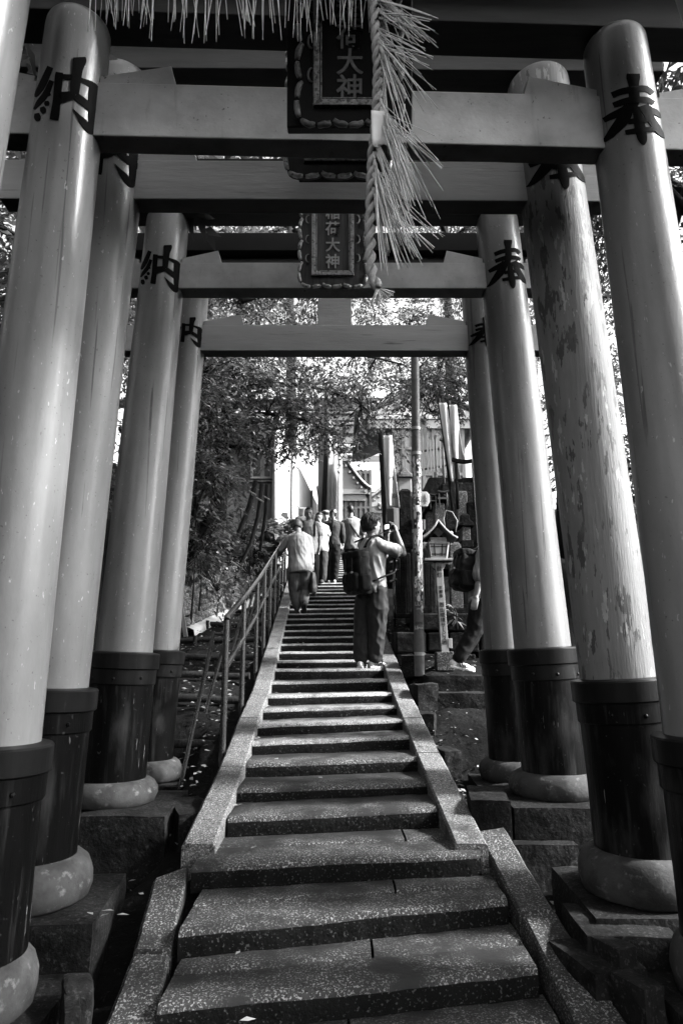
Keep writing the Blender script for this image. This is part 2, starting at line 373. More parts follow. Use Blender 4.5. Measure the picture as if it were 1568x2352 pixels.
stair = thing('stone_staircase', 'long worn granite staircase climbing through the row of gates', 'stairs', ((STEP[0][0] + STEP[0][1]) / 2).to_tuple())
def worn(t, k, s): return mnoise.noise(Vector((t * 3.1, k * 7.3, s))) * .008 + mnoise.noise(Vector((t * 11.0, k * 3.7, s + 5))) * .003 + mnoise.noise(Vector((t * 34.0, k * 5.1, s + 9))) * .003 - .016 * max(0, mnoise.noise(Vector((t * 23.0, k * 9.1, s * .3 + 3))) - .45)
def slab(name, k, fl, fr, bl, br, zb, n=64):
    """one stone: front edge fl-fr, back edge bl-br, front face down to zb"""
    mb = MB(); rows = []
    h = max(.04, fl.z - zb)
    prof = [(0.0, -h), (-.004, -h * .5), (0.0, -.026), (.010, -.009), (.032, 0.0), (.2, .001), (.4, .002), (.7, .0), (1.0, 0.0)]
    for i in range(n + 1):
        t = i / n; a = fl.lerp(fr, t); b = bl.lerp(br, t); d = b - a; L = d.length; row = []
        for q, (u, dz) in enumerate(prof):
            uu = u / L if q < 5 else u
            p = a + d * uu; p.z += dz
            if q < 5: p.y += worn(t, k, q * .3) * (1.6 if q < 2 else 1.0)
            p.z += worn(t, k, 40 + u * 2) * .7 if q > 1 else 0
            row.append(p)
        rows.append(row)
    nq = len(prof); 
    for j in range(nq - 1):
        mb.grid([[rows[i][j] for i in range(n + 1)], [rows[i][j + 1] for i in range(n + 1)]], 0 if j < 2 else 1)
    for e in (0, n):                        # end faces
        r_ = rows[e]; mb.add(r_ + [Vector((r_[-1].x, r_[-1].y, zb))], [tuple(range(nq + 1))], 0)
    ob = mb.build(name, [M['riser'], M['granite'] if k < 7 or k >= 60 else M['granite_lit']], stair, auto=40)  # lower treads take the darker copy, shade under the gates put into colour
    fd = (fr - fl); fd.z = 0; fd.normalize(); pn = Vector((-fd.y, fd.x, 0)); L_ = max(.1, (bl - fl).dot(pn)); o_ = wloc(stair)
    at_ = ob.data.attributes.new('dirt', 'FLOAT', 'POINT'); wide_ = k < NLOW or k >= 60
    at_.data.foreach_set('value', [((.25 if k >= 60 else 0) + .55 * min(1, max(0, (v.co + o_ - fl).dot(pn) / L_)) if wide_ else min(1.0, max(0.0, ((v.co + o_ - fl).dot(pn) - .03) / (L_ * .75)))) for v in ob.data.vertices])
    return ob
for k in range(len(STEP) - 1):
    fl, fr = STEP[k]; bl, br = STEP[k + 1]
    bl2 = Vector((fl.x * .3 + bl.x * .7, bl.y + .03, fl.z + .004)); br2 = Vector((fr.x * .3 + br.x * .7, br.y + .03, fr.z + .004))
    if k < NLOW: bl2.x = fl.x; br2.x = fr.x
    zb = (STEP[k - 1][0].z if k else fl.z - .16) - .012
    if k < NLOW:                            # the deep lower treads are two stones deep
        m1 = fl.lerp(bl2, .52 + .04 * (k % 2)); m2 = fr.lerp(br2, .47)
        slab('step_stone', k, fl, fr, m1, m2, zb)
        g1 = m1 + Vector((0, .010, .007)); g2 = m2 + Vector((0, .010, .009))
        mid = .45 + .1 * k
        slab('step_stone', k + 60, g1, g1.lerp(g2, mid - .004), bl2, bl2.lerp(br2, mid - .004), m1.z - .05, 12)
        slab('step_stone', k + 70, g1.lerp(g2, mid + .004), g2, bl2.lerp(br2, mid + .004), br2, m1.z - .05, 12)
    else: slab('step_stone', k, fl, fr, bl2, br2, zb, 22 if k < 16 else 8)
def kerb(pin, pout, seed, top=.025, deep=.22, m='kerb'):
    """sloping kerb stone between matching inner and outer edge points (front to back)"""
    mb = MB(); n = 10; rows = []
    for i in range(n + 1):
        t = i / n; a = pin[0].lerp(pin[1], t); b = pout[0].lerp(pout[1], t)
        w1 = mnoise.noise(Vector((t * 9, seed, 0))) * .004; w2 = mnoise.noise(Vector((t * 9, seed, 9))) * .006
        u = (b - a).normalized(); row = []
        for e, dz in ((a, -deep), (a, top - .012), (a + u * .012, top), (b - u * .015, top), (b, top - .015), (b, -deep)):
            q = e + Vector((0, 0, dz)) + u * (w1 if e is a or (e - a).length < .1 else w2); q.z += .004 * mnoise.noise(q * 9); row.append(q)
        rows.append(row)
    mb.grid(rows, 0)
    for e in (0, n): mb.add(rows[e], [tuple(range(6))], 0)
    return mb.build('kerb_stone', M[m], stair, auto=40)
def kl(Y, side, w):
    z = zline(Y) - .012; x = xl_of(Y) + .012 if side < 0 else xr_of(Y) - .012
    return Vector((x, Y, z)), Vector((x + side * w, Y, z))
for side in (-1, 1):
    ys = [3.98, 5.1 if side < 0 else 5.35, 6.15, 7.0, 7.8, 8.7, 9.7, 10.6, 11.6, 13.0, 15, 17.5, 20, 21.9]
    for i in range(len(ys) - 1):
        a, b = ys[i] + .006, ys[i + 1] - .006
        p, q = kl(a, side, .18); p2, q2 = kl(b, side, .18)
        if i == 0: p.x = xl_of(4.4) - .01 if side < 0 else xr_of(4.4) + .01; q.x = p.x + side * .18
        kerb((p, p2), (q, q2), i * 3.3 + side)
# wider lower kerbs beside the deep treads, from their measured corners
def plane(Y): return zline(Y) - .035
def onl(x, y):
    zz = at(x, y, 3).z
    for it in range(25):
        Y = at_z(x, y, zz).y; zz = .5 * zz + .5 * plane(Y)
    return at_z(x, y, zz)
for k, (i1, o1, i2, o2) in enumerate([((393, 2180), (307, 2180), (433, 1990), (352, 2020)), ((330, 2480), (190, 2480), (390, 2192), (304, 2192)),
                                      ((1192, 2095), (1272, 2090), (1096, 1911), (1160, 1900)), ((1390, 2480), (1530, 2480), (1198, 2101), (1278, 2096))]):
    P = [onl(*i1), onl(*o1), onl(*i2), onl(*o2)]
    kerb((P[0], P[2]), (P[1], P[3]), 50 + k, .0, .3, 'granite')  # darker stone here carries the shade of the stair foot

# ------------------------------------------------------------------ squared granite footing blocks under the gates
def block(label, c, size, rz=0.0, m='block', group='granite footing blocks under the gate pillars', name='granite_block'):
    mb = MB(); t = bmesh.new()
    bmesh.ops.create_cube(t, size=1); bmesh.ops.subdivide_edges(t, edges=t.edges, cuts=7, use_grid_fill=True)
    rot = Matrix.Rotation(rz, 3, 'Z'); sd_ = random.uniform(0, 50)
    vs = []
    for v in t.verts:
        p = Vector((v.co.x * size[0], v.co.y * size[1], v.co.z * size[2]))
        r = .012                                  # soften the arrises
        q = Vector([max(-s_ / 2 + r, min(s_ / 2 - r, x)) for x, s_ in zip(p, size)]); d = p - q
        if d.length > 1e-6: p = q + d.normalized() * r * .95
        p += v.normal * (mnoise.noise(p * 5 + Vector((sd_, 0, 0))) * .016 + mnoise.noise(p * 17 + Vector((sd_, 3, 0))) * .007)
        vs.append(rot @ p + Vector(c))
    fs = [tuple(v.index for v in f.verts) for f in t.faces]; t.free()
    mb.add(vs, fs); o = mb.build(name, M[m], None, auto=35)
    o_l = Vector(c) - Vector((0, 0, size[2] / 2)); o.data.transform(Matrix.Translation(-o_l)); o.location = o_l
    tag(o, label, 'stone block', group); return o
# ------------------------------------------------------------------ brush characters: strokes as (x, y, half width) in survey pixels of a close-up
NO = [[(462, 612, 34), (400, 760, 40), (350, 850, 30), (333, 880, 10)], [(478, 735, 26), (430, 850, 34), (370, 930, 30), (328, 990, 10)],
      [(466, 842, 26), (440, 852, 30), (425, 860, 12)], [(438, 915, 16), (440, 938, 27), (442, 960, 16)], [(400, 968, 20), (410, 997, 31), (420, 1025, 18)],
      [(355, 1025, 22), (362, 1062, 34), (370, 1095, 18)], [(545, 660, 36), (540, 700, 42), (525, 900, 40), (510, 1040, 46), (503, 1085, 44)],
      [(520, 693, 24), (600, 700, 28), (660, 705, 28), (740, 732, 24), (820, 772, 36), (862, 820, 36), (885, 885, 14)],
      [(836, 790, 46), (832, 900, 50), (826, 1050, 42), (818, 1200, 30)], [(834, 1203, 14), (800, 1180, 30), (752, 1110, 38), (705, 1050, 20), (662, 988, 2)],
      [(848, 985, 26), (870, 1025, 20), (892, 1042, 2)], [(714, 525, 62), (714, 560, 72), (697, 640, 56), (682, 760, 52), (672, 860, 46)],
      [(680, 862, 42), (610, 892, 36), (545, 920, 26)], [(682, 868, 36), (740, 915, 40), (810, 980, 34)], [(560, 862, 34), (655, 858, 36)]]
HO = [[(1088, 650, 62), (1088, 690, 66), (1092, 760, 50), (1097, 900, 52), (1070, 1000, 44)], [(922, 850, 34), (1000, 815, 36), (1090, 795, 36), (1190, 790, 34), (1246, 835, 28)],
      [(935, 942, 30), (1010, 912, 36), (1090, 890, 36), (1200, 895, 34), (1256, 922, 22)], [(862, 1080, 26), (930, 1040, 38), (1000, 1000, 42), (1060, 960, 40)],
      [(1190, 962, 30), (1260, 1000, 34), (1305, 1040, 20), (1318, 1060, 3)], [(1060, 950, 52), (1015, 1070, 62), (940, 1185, 46), (880, 1262, 20), (843, 1288, 2)],
      [(1170, 940, 50), (1225, 1060, 42), (1290, 1170, 36), (1330, 1222, 22), (1358, 1248, 2)], [(1115, 955, 26), (1130, 1060, 44), (1152, 1180, 50), (1170, 1270, 36), (1178, 1308, 6)],
      [(1052, 1096, 26), (1130, 1080, 30), (1220, 1072, 26)], [(1034, 1192, 24), (1140, 1172, 30), (1262, 1160, 26)]]
def brush(strokes, cx0, slope, ymid, Rpx, side_dir, place):
    """strokes -> quads lifted onto the pillar by place(theta, v in 0..1 of char height, lift)"""
    mb = MB()
    for si, st in enumerate(strokes):
        pts = [Vector(p) for p in st]; n = len(pts); P = []
        for i in range(n - 1):
            p0 = pts[max(0, i - 1)]; p1 = pts[i]; p2 = pts[i + 1]; p3 = pts[min(n - 1, i + 2)]
            for q in range(8):
                t = q / 8; P.append(.5 * ((2 * p1) + (p2 - p0) * t + (2 * p0 - 5 * p1 + 4 * p2 - p3) * t * t + (3 * p1 - p0 - 3 * p2 + p3) * t ** 3))
        P.append(pts[-1]); rows = []
        for i, p in enumerate(P):
            d = P[min(i + 1, len(P) - 1)] - P[max(i - 1, 0)]; L = math.hypot(d.x, d.y) or 1; nx_, ny_ = -d.y / L, d.x / L
            row = []
            for a in (-1.0, -.96, -.5, 0, .5, .96, 1.0):
                x = p.x + nx_ * abs(p.z) * a * .84; y = p.y + ny_ * abs(p.z) * a * .84
                u = (x - (cx0 + (y - ymid) * slope)) / Rpx
                row.append(place(math.asin(max(-.985, min(.985, u))), y, (.0018 + .0003 * si) if abs(a) < 1 else -.001))
            rows.append(row)
        mb.grid(rows); mb.add(rows[0], [tuple(range(7))]); mb.add(rows[-1], [tuple(range(7))])
    return mb

def torii(label, Yl, Yr, r, eL, eR, zcapL, zcapR, zbL, zbR, stone_r, stone_h, nz, nh, nd, lintel_z, ytL, ytR, charL=None, charR=None, peel=False, beam='beam',
          group='vermilion gates over the stairs', yaw_tilt=0.0, double=True, strut=True, cap_extra=.05, wedges=True, taper=.15):
    """eL/eR: inner silhouette of each pillar as two (x, y) sight points; returns dict"""
    def axis_pt(x, y, Yc, side, zc):
        m = at(x, y, 1.0).x; z = at(x, y, Yc).z; q = r * (1 - taper * max(0, min(1, (z - zc) / (lintel_z - zc))))
        return Vector((m * Yc + side * q * math.sqrt(1 + m * m), Yc, z))
    root = thing('torii_gate', label, 'torii gate', ((at(*eL[1], Yl).x + at(*eR[1], Yr).x) / 2, (Yl + Yr) / 2, min(zbL, zbR) - stone_h), group)
    out = {'root': root}
    for side, e, Yc, zc, zb, ch, yt in ((-1, eL, Yl, zcapL, zbL, charL, ytL), (1, eR, Yr, zcapR, zbR, charR, ytR)):
        A = axis_pt(*e[0], Yc, side, zc); B = axis_pt(*e[1], Yc, side, zc)       # upper, lower
        d = (A - B) / (A.z - B.z)
        ax = lambda z, B=B, d=d: B + d * (z - B.z)
        ztop = lintel_z + .03; rz = lambda z, zc=zc, ztop=ztop: r * (1 - taper * (z - zc) / (ztop - zc))
        # shaft with a rounded head
        mb = MB(); path = []; rad = []
        for i in range(25):
            z = zc - .02 + (ztop - .07 - zc) * i / 24; path.append(ax(z)); rad.append(rz(z))
        for q in range(1, 9):
            a = q / 8 * math.pi / 2; path.append(ax(ztop - .07 + .07 * math.sin(a))); rad.append(max(.002, rz(ztop) * (math.cos(a) ** .5 if q < 8 else .25)))
        mb.tube(path, rad, 56, sq=(1, 0, 0))
        pil = mb.build('pillar', M['paint_peel'] if (peel and side > 0) else M['paint'], root, auto=40)
        if side < 0: out['L'] = ax
        else: out['R'] = ax
        # black root sleeve with collar
        mb = MB(); rs = r * 1.06 + .015
        mb.lathe([(rs * 1.02, 0), (rs * 1.01, .1), (rs, (zc - zb) * .5), (rs, zc - zb - .02)], ax(zb - .02), d, 56, wob=.004)
        sl = mb.build('root_sleeve', M['black'], root, auto=40)
        rc = r + cap_extra; ch_ = .105
        mb = MB(); mb.lathe([(rc - .006, -ch_), (rc, -ch_ + .006), (rc, -.008), (rc - .006, 0), (r * .9, .010)], ax(zc), d, 56)
        mb.build('collar', M['collar'], sl, auto=30)
        mb = MB(); rb = rc - .014; mb.lathe([(rb - .004, -ch_ - .10), (rb, -ch_ - .094), (rb, -ch_ - .003)], ax(zc), d, 56)
        for a in (-2.2, -1.5, -.7): 
            p = ax(zc - ch_ - .06) + Vector((math.cos(a) * rb, math.sin(a) * rb, 0)); mb.ball(p, .011, 8, 6)
        mb.build('band', M['black'] if zc < 1.55 else M['collar'], sl, auto=30)
        # cushion stone
        mb = MB(); h = stone_h; R0 = stone_r
        prof = [(R0 * .8, 0), (R0 * .95, h * .12), (R0, h * .4), (R0 * .985, h * .62), (R0 * .92, h * .84), (R0 * .82, h * .96), (R0 * .70, h), (R0 * .3, h)]
        b0 = ax(zb); b0.z = zb - h; mb.lathe(prof, b0, (0, 0, 1), 48, wob=.012)
        mb.build('base_stone', M['base_stone'], root, smooth=True)
        if ch:
            y0, y1, which = ch
            st = NO if which == 'no' else HO
            ys = [p[1] for s_ in st for p in s_]; ya, yb = min(ys), max(ys)
            zt = at(784, y0, Yc - r * .9).z; zbm = at(784, y1, Yc - r * .9).z
            cx0, slope, ym, Rpx = (640, -.11, 865, 322) if which == 'no' else (1017, .139, 960, 290)
            def place(th, y, lift, ax=ax, Yc=Yc, rz=rz):
                yp = y0 + (y1 - y0) * (y - ya) / (yb - ya); z = (zt + zbm) / 2
                for it in range(3):
                    c = ax(z); a = math.atan2(-c.x, -c.y) - th; rr = rz(z) + lift
                    p = Vector((c.x + math.sin(a) * rr, c.y + math.cos(a) * rr, z)); z = at(784, yp, p.y).z
                p.z = z; return p
            brush(st, cx0, slope, ym, Rpx, side, place).build('lettering', M['lacquer'], pil, auto=40)
    L, Rr = out['L'], out['R']
    # tie beam through both pillars
    a = L(nz + nh / 2); b = Rr(nz + nh / 2); u = (b - a); u.z = yaw_tilt * u.length; u.normalize(); ext = r + .42
    p, q = a - u * ext, b + u * ext
    fwd = Vector((-u.y, u.x, 0)).normalized(); ln = (q - p).length; mid = (p + q) / 2
    rot = Matrix((u, fwd, u.cross(fwd))).transposed()
    mb = MB(); mb.box(mid, (ln, nd, nh), rot); out['beam_front'] = mid - fwd * nd / 2; out['fwd'] = fwd; out['u'] = u
    mb.build('tie_beam', M[beam], root, bevel=.006)
    if wedges:
        upv = u.cross(fwd)
        for base, s_ in ((a, 1), (b, -1), (a, -1), (b, 1)):
            mb = MB(); st = base + u * (s_ * r * .86) + upv * (nh / 2 + .002) - fwd * (nd * .44)
            W = .36 if nh > .24 else .30
            poly = [(0, 0), (W, 0), (W - .028, .105), (0, .038)] if (s_ == 1 and base is a) or (s_ == -1 and base is b) else [(0, 0), (W * .7, 0), (W * .7, .085), (0, .03)]
            mb.prism(poly, st, u * s_, upv, fwd, nd * .88)
            mb.build('wedge', M[beam], root, bevel=.003)
    # lintels
    a = L(lintel_z); b = Rr(lintel_z); u2 = b - a; u2.z = 0; u2.normalize(); f2 = Vector((-u2.y, u2.x, 0)); m2 = (a + b) / 2; l2 = (b - a).length + 2 * (r + .55)
    rot = Matrix((u2, f2, Vector((0, 0, 1)))).transposed()
    mb = MB(); mb.box(m2 + Vector((0, 0, .10)), (l2, .20, .20), rot); mb.build('lower_lintel', M['lintel_paint'], root, bevel=.005)
    mb = MB(); hw = .19; prof = [(-hw, .203), (hw, .203), (hw + .03, .36), (0, .45), (-hw - .03, .36)]
    mb.prism(prof, m2 - u2 * (l2 / 2 + .06), f2, Vector((0, 0, 1)), u2, l2 + .12)
    mb.build('top_lintel', M['roof_black'], root, bevel=.004)
    if strut:
        mb = MB(); zt = lintel_z; zb_ = nz + nh
        c = mid + Vector((0, 0, 0)); mb.box(Vector((c.x, c.y, (zt + zb_) / 2)), (.30, .10, zt - zb_), Matrix((u2, f2, Vector((0, 0, 1)))).transposed()); mb.build('strut', M[beam], root, bevel=.004)
    return out
def zz(y, Y): return at(784, y, Y).z
T = []
T.append(torii('nearest gate, only its glossy left pillar showing at the left edge of the frame', 2.06, 2.15, .185, ((68, 0), (0, 430)), ((1560, 0), (1690, 430)),
               1.05, 1.05, .25, .25, .30, .2, EYE + 2.75, .28, .12, EYE + 3.25, 0, 0))
T.append(torii('gate with the dark plaque and both pillars standing nearest on either side of the stairs', 2.80, 2.89, .178, ((232, 330), (95, 1710)), ((1364, 348), (1522, 1690)),
               zz(1722, 2.62), zz(1702, 2.70), zz(2225, 2.66), zz(2185, 2.76), .25, .22, EYE + 2.372, .292, .12, EYE + 3.03, 25, 25, (130, 305, 'no'), (168, 332, 'ho')))
T.append(torii('second gate, its right pillar with peeling flaked paint', 3.55, 3.57, .188, ((320, 490), (205, 1570)), ((1200, 500), (1330, 1550)),
               zz(1584, 3.38), zz(1562, 3.38), zz(1990, 3.36), zz(1975, 3.36), .30, .21, EYE + 2.585, .26, .13, EYE + 3.45, 125, 125, (263, 428, 'no'), (280, 433, 'ho'), peel=True, taper=.02, beam='beam_grain'))
T.append(torii('third gate with the pale lettered plaque, pillars lit along their right sides', 4.74, 4.74, .188, ((435, 500), (352, 1490)), ((1090, 490), (1180, 1490)),
               zz(1499, 4.55), zz(1489, 4.55), zz(1800, 4.52), zz(1782, 4.52), .30, .16, EYE + 2.70, .215, .15, EYE + 3.34, 485, 485, (562, 670, 'no'), (550, 662, 'ho')))
T.append(torii('farthest gate of the row, bare strut over its beam and no plaque', 5.70, 5.70, .165, ((478, 700), (412, 1490)), ((1060, 690), (1112, 1490)),
               zz(1494, 5.54), zz(1492, 5.54), zz(1750, 5.52), zz(1750, 5.52), .27, .17, EYE + 2.65, .25, .14, EYE + 3.36, 620, 620, (728, 797, 'no'), (728, 796, 'ho'), beam='beam_grain'))
for dy, nm in ((-2.75, 'unseen gate added behind the camera for its overhead shade'),):
    c = copy_tree(T[0]['root']); c['label'] = nm; c.location.y += dy; c.location.z -= .04; c.location.x += .02  # copied gate stands out of view, put in to shade the row
# ------------------------------------------------------------------ footings
GR = 'granite footing blocks under the gate pillars'
def foot(t, side, sx, sy, h, dx=0.0, dy=0.0, rz=0.0, label=None):
    ax = t['L'] if side < 0 else t['R']; zb = min(o_z for o_z in [t[('zl' if side < 0 else 'zr')]])
    c = ax(zb); return block(label, (c.x + dx, c.y + dy, zb - h / 2 + .012), (sx, sy, h), rz)
for t, zl, zr in ((T[1], zz(2225, 2.66) - .22, zz(2185, 2.76) - .22), (T[2], zz(1990, 3.36) - .21, zz(1975, 3.36) - .21),
                  (T[3], zz(1800, 4.52) - .16, zz(1782, 4.52) - .16), (T[4], zz(1750, 5.52) - .17, zz(1750, 5.52) - .17)): t['zl'] = zl; t['zr'] = zr
T[0]['zl'] = T[0]['zr'] = .05
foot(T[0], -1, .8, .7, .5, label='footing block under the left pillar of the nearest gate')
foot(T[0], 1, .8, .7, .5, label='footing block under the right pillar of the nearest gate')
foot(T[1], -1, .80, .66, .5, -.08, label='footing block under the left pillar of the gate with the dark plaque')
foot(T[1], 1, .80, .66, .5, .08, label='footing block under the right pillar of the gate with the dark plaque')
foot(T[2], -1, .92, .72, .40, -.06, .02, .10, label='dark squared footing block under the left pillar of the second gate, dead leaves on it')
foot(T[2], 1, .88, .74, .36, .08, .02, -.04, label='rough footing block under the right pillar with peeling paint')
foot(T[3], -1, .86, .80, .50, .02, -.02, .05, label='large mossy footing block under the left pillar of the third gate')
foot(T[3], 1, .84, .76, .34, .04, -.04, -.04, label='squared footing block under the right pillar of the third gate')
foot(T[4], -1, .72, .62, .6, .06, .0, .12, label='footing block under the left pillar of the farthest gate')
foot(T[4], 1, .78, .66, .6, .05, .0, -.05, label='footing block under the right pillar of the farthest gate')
def pblk(label, x0, x1, yt, yb, Y, depth, rz=0.0, group=None, m='block', name='granite_block'):
    a = at(x0, yt, Y); b = at(x1, yt, Y); h = a.z - at(x0, yb, Y).z + .05
    return block(label, ((a.x + b.x) / 2, Y + depth / 2, a.z - h / 2), (b.x - a.x, depth, h), rz, m, group, name)
G2 = 'rough stones stacked beside the right kerb'
pblk('angled stone filling the gap between the third gate footing and the left kerb', 372, 452, 1868, 1990, 4.42, .55, .35, G2 + ' and left kerb')
pblk('lower rough stone beneath the block under the third gate right pillar', 1178, 1330, 1940, 2040, 4.22, .5, .03, G2)
pblk('corner stone between the right kerb and the third gate right footing', 1092, 1185, 1838, 1965, 4.30, .5, -.12, G2)
pblk('rough stone below the peeling pillar footing, nearest on the right', 1352, 1568, 2150, 2215, 3.12, .4, -.05, G2)
pblk('low stone at the bottom right corner below the stacked stones', 1330, 1480, 2230, 2330, 2.98, .35, .25, G2)
pblk('upper ledge stone the walker on the right steps on', 985, 1240, 1552, 1592, 7.05, 1.1, -.02, 'stone ledges right of the stairs')
pblk('tall ledge stone under the upper ledge, beside the right kerb', 1003, 1210, 1592, 1700, 6.72, .8, -.02, 'stone ledges right of the stairs')
for i, (x0, x1, yt, yb, Y, nm) in enumerate([(950, 1000, 1572, 1625, 6.7, 'flat rubble stone against the kerb beside the upper ledge'), (965, 1005, 1640, 1690, 6.3, 'rubble stone against the kerb below the tall ledge'),
        (905, 960, 1455, 1500, 8.6, 'rubble stone by the kerb behind the photographer'), (925, 968, 1505, 1545, 7.7, 'rubble stone at the foot of the stickered pole'),
        (1010, 1052, 1725, 1775, 5.3, 'small rubble stone beside the right kerb near the gate cushions')]):
    pblk(nm, x0, x1, yt, yb, Y, .3, .2 * (-1) ** i, 'rubble stones along the right kerb', 'block', 'rubble_stone')
for x0, x1, yt, yb, Y, nm in [(128, 190, 2285, 2345, 2.75, 'small broken stone right of the nearest left cushion stone'), (120, 165, 2325, 2390, 2.62, 'pale broken stone at the bottom left corner'),
                              (1450, 1520, 2270, 2350, 2.80, 'broken stone at the bottom right corner'), (1395, 1450, 2180, 2240, 3.0, 'round dark stone beside the peeling pillar footing')]:
    pblk(nm, x0, x1, yt, yb, Y, .18, .4, 'broken stones at the foot of the nearest pillars', 'block', 'broken_stone')

# ------------------------------------------------------------------ shrine plaques
def text_mesh(body, size, extrude=.004, offset=0.0, spacing=1.0):
    cu = bpy.data.curves.new('lettering', 'FONT'); cu.body = body; cu.size = size; cu.extrude = extrude; cu.offset = offset
    cu.align_x = 'CENTER'; cu.align_y = 'CENTER'; cu.resolution_u = 3; cu.space_line = spacing
    ob = bpy.data.objects.new('lettering', cu); COL.objects.link(ob)
    dg = bpy.context.evaluated_depsgraph_get(); me = bpy.data.meshes.new_from_object(ob.evaluated_get(dg))
    bpy.data.objects.remove(ob); bpy.data.curves.remove(cu); return me
def place_text(name, body, size, p, ux, uy, un, m, parent, extrude=.004, offset=0.0, spacing=1.0, bend=None):
    me = text_mesh(body, size, extrude, offset, spacing); me.name = name
    Mx = Matrix((Vector(ux), Vector(uy), Vector(un))).transposed().to_4x4(); Mx.translation = Vector(p) - (wloc(parent) if parent else Vector())
    me.transform(Mx); me.materials.clear(); me.materials.append(m)
    o = bpy.data.objects.new(name, me); COL.objects.link(o)
    if parent: o.parent = parent
    return o
def plaque(label, xc, yb, Y, W, H, iw, tilt, chars, csize, pitch, lettm, panelm, framem, rimm, ibm, back=False):
    uy = Vector((0, -math.sin(tilt), math.cos(tilt))); un = Vector((0, -math.cos(tilt), -math.sin(tilt))); ux = Vector((1, 0, 0))
    b = at(xc, yb, Y); root = thing('shrine_plaque', label, 'plaque', b, 'carved plaques hung on the gates')
    P = lambda x, y, d=0: b + ux * x + uy * y + un * d
    # lobed outline
    out = []
    def lobes(p, q, n, nrm):
        for i in range(n * 12):
            t = i / (n * 12); a = abs(math.sin(math.pi * n * t)) ** .6
            out.append((p[0] + (q[0] - p[0]) * t + nrm[0] * a * .022, p[1] + (q[1] - p[1]) * t + nrm[1] * a * .022))
    hw = W / 2 - .02
    lobes((-hw - .012, .02), (hw + .012, .02), 3, (0, -1)); lobes((hw + .012, .02), (hw, H), 5, (1, 0)); lobes((hw, H), (-hw, H), 3, (0, 1)); lobes((-hw, H), (-hw - .012, .02), 5, (-1, 0))
    mb = MB(); mb.prism(out, P(0, 0, -.03), ux, uy, un, .05); fr = mb.build('frame', M[framem], root, bevel=.004)
    mb = MB(); ring = [P(x, y, .022 + .004 * math.sin(i * 1.7)) for i, (x, y) in enumerate(out)]
    for s0 in range(0, len(ring), 6):            # scalloped rim in short beads
        seg = [ring[(s0 + q) % len(ring)] for q in range(6)]; mb.tube(seg, [.010, .013, .014, .014, .013, .010], 8)
    mb.build('rim', M[rimm], fr, smooth=True)
    mb = MB()
    for sx in (-1, 1):                           # curled ornaments
        for yy in (H * .25, H * .42, H * .6, H * .78):
            pts = [P(sx * (hw - .035 + .018 * math.cos(a)), yy + .030 * math.sin(a), .026) for a in np.linspace(-1.9, 1.9, 9)]; mb.tube(pts, [.002, .004, .005, .005, .005, .005, .005, .004, .002], 6)
    for xx in (-hw * .55, hw * .55):
        pts = [P(xx + .035 * math.cos(a), .075 + .016 * math.sin(a), .026) for a in np.linspace(.2, 2.9, 9)]; mb.tube(pts, .004, 6)
    mb.build('ornament', M[rimm], fr, smooth=True)
    il = iw / 2; y0 = .098; y1 = H - .09
    mb = MB(); mb.box(P(0, (y0 + y1) / 2, .024), (iw, y1 - y0, .012), Matrix((ux, uy, un)).transposed()); mb.build('panel', M[panelm], root)
    mb = MB(); rot = Matrix((ux, uy, un)).transposed()
    for sx in (-1, 1):
        mb.box(P(sx * (il + .010), (y0 + y1) / 2, .032), (.026, y1 - y0 + .046, .020), rot); mb.box(P(sx * (il - .010), (y0 + y1) / 2, .034), (.006, y1 - y0, .012), rot)
    for yy in (y0 - .010, y1 + .010): mb.box(P(0, yy, .033), (iw + .046, .026, .022), rot)
    for yy in (y0 + .010,): mb.box(P(0, yy, .034), (iw - .02, .006, .012), rot)
    mb.build('inner_border', M[ibm], root, bevel=.003)
    for i, ch in enumerate(chars[::-1]):
        place_text('lettering', ch, csize, P(0, y0 + (-.012 if back else .020) + csize * .5 + pitch * i, .033), ux, uy, un, M[lettm], root, .003, .0018)
    mb = MB(); mb.box(P(0, H / 2 + .02, -.062), (W + .12 if back else W * .8, H, .06), rot); mb.build('backing_board', M['plaque_dark'], root, bevel=.006)
    return root
CH = '稲荷大神'
plaque('dark lacquered plaque with barely readable characters half hidden by the straw rope', 803, 292, 2.60, .44, .86, .27, R(12), CH, .120, .113, 'letter_dark', 'plaque_dark', 'plaque_dark', 'gold_dark', 'gold_old', True)
plaque('plaque of which only the pale scalloped lower rim shows between two beams', 776, 408, 3.36, .56, .95, .33, R(10), CH, .122, .135, 'letter', 'plaque', 'plaque', 'gold', 'gold_old')
plaque('pale lettered plaque with beaded border on the third gate', 764, 660, 4.48, .46, .82, .255, R(9), CH, .108, .120, 'letter', 'plaque_mid', 'plaque_mid', 'gold', 'gold')

# ------------------------------------------------------------------ straw rope across the first gate with its hanging tail
YR = 2.26
root = thing('straw_rope', 'twisted straw rope with hanging fringe and long bushy tail before the plaques', 'rope', at(855, -60, YR))
def twisted(path, r, name, turns, parent, m):
    mb = MB(); P = [Vector(p) for p in path]; n = 160; C = []
    cum = [0]
    for a, b in zip(P, P[1:]): cum.append(cum[-1] + (b - a).length)
    for i in range(n + 1):
        d = cum[-1] * i / n; q = max(0, min(len(P) - 2, int(np.searchsorted(cum, d)) - 1)); t = (d - cum[q]) / (cum[q + 1] - cum[q])
        C.append(P[q].lerp(P[q + 1], t))
    for ph in (0, math.pi):
        pts = []
        for i, c in enumerate(C):
            tn = (C[min(i + 1, n)] - C[max(i - 1, 0)]).normalized(); x = Vector((0, 1, 0)); x = (x - tn * x.dot(tn)).normalized(); y = tn.cross(x); a = ph + turns * 2 * math.pi * i / n
            pts.append(c + (x * math.cos(a) + y * math.sin(a)) * r * .62)
        mb.tube(pts, r * .66, 8)
    return mb.build(name, m, parent, smooth=True)
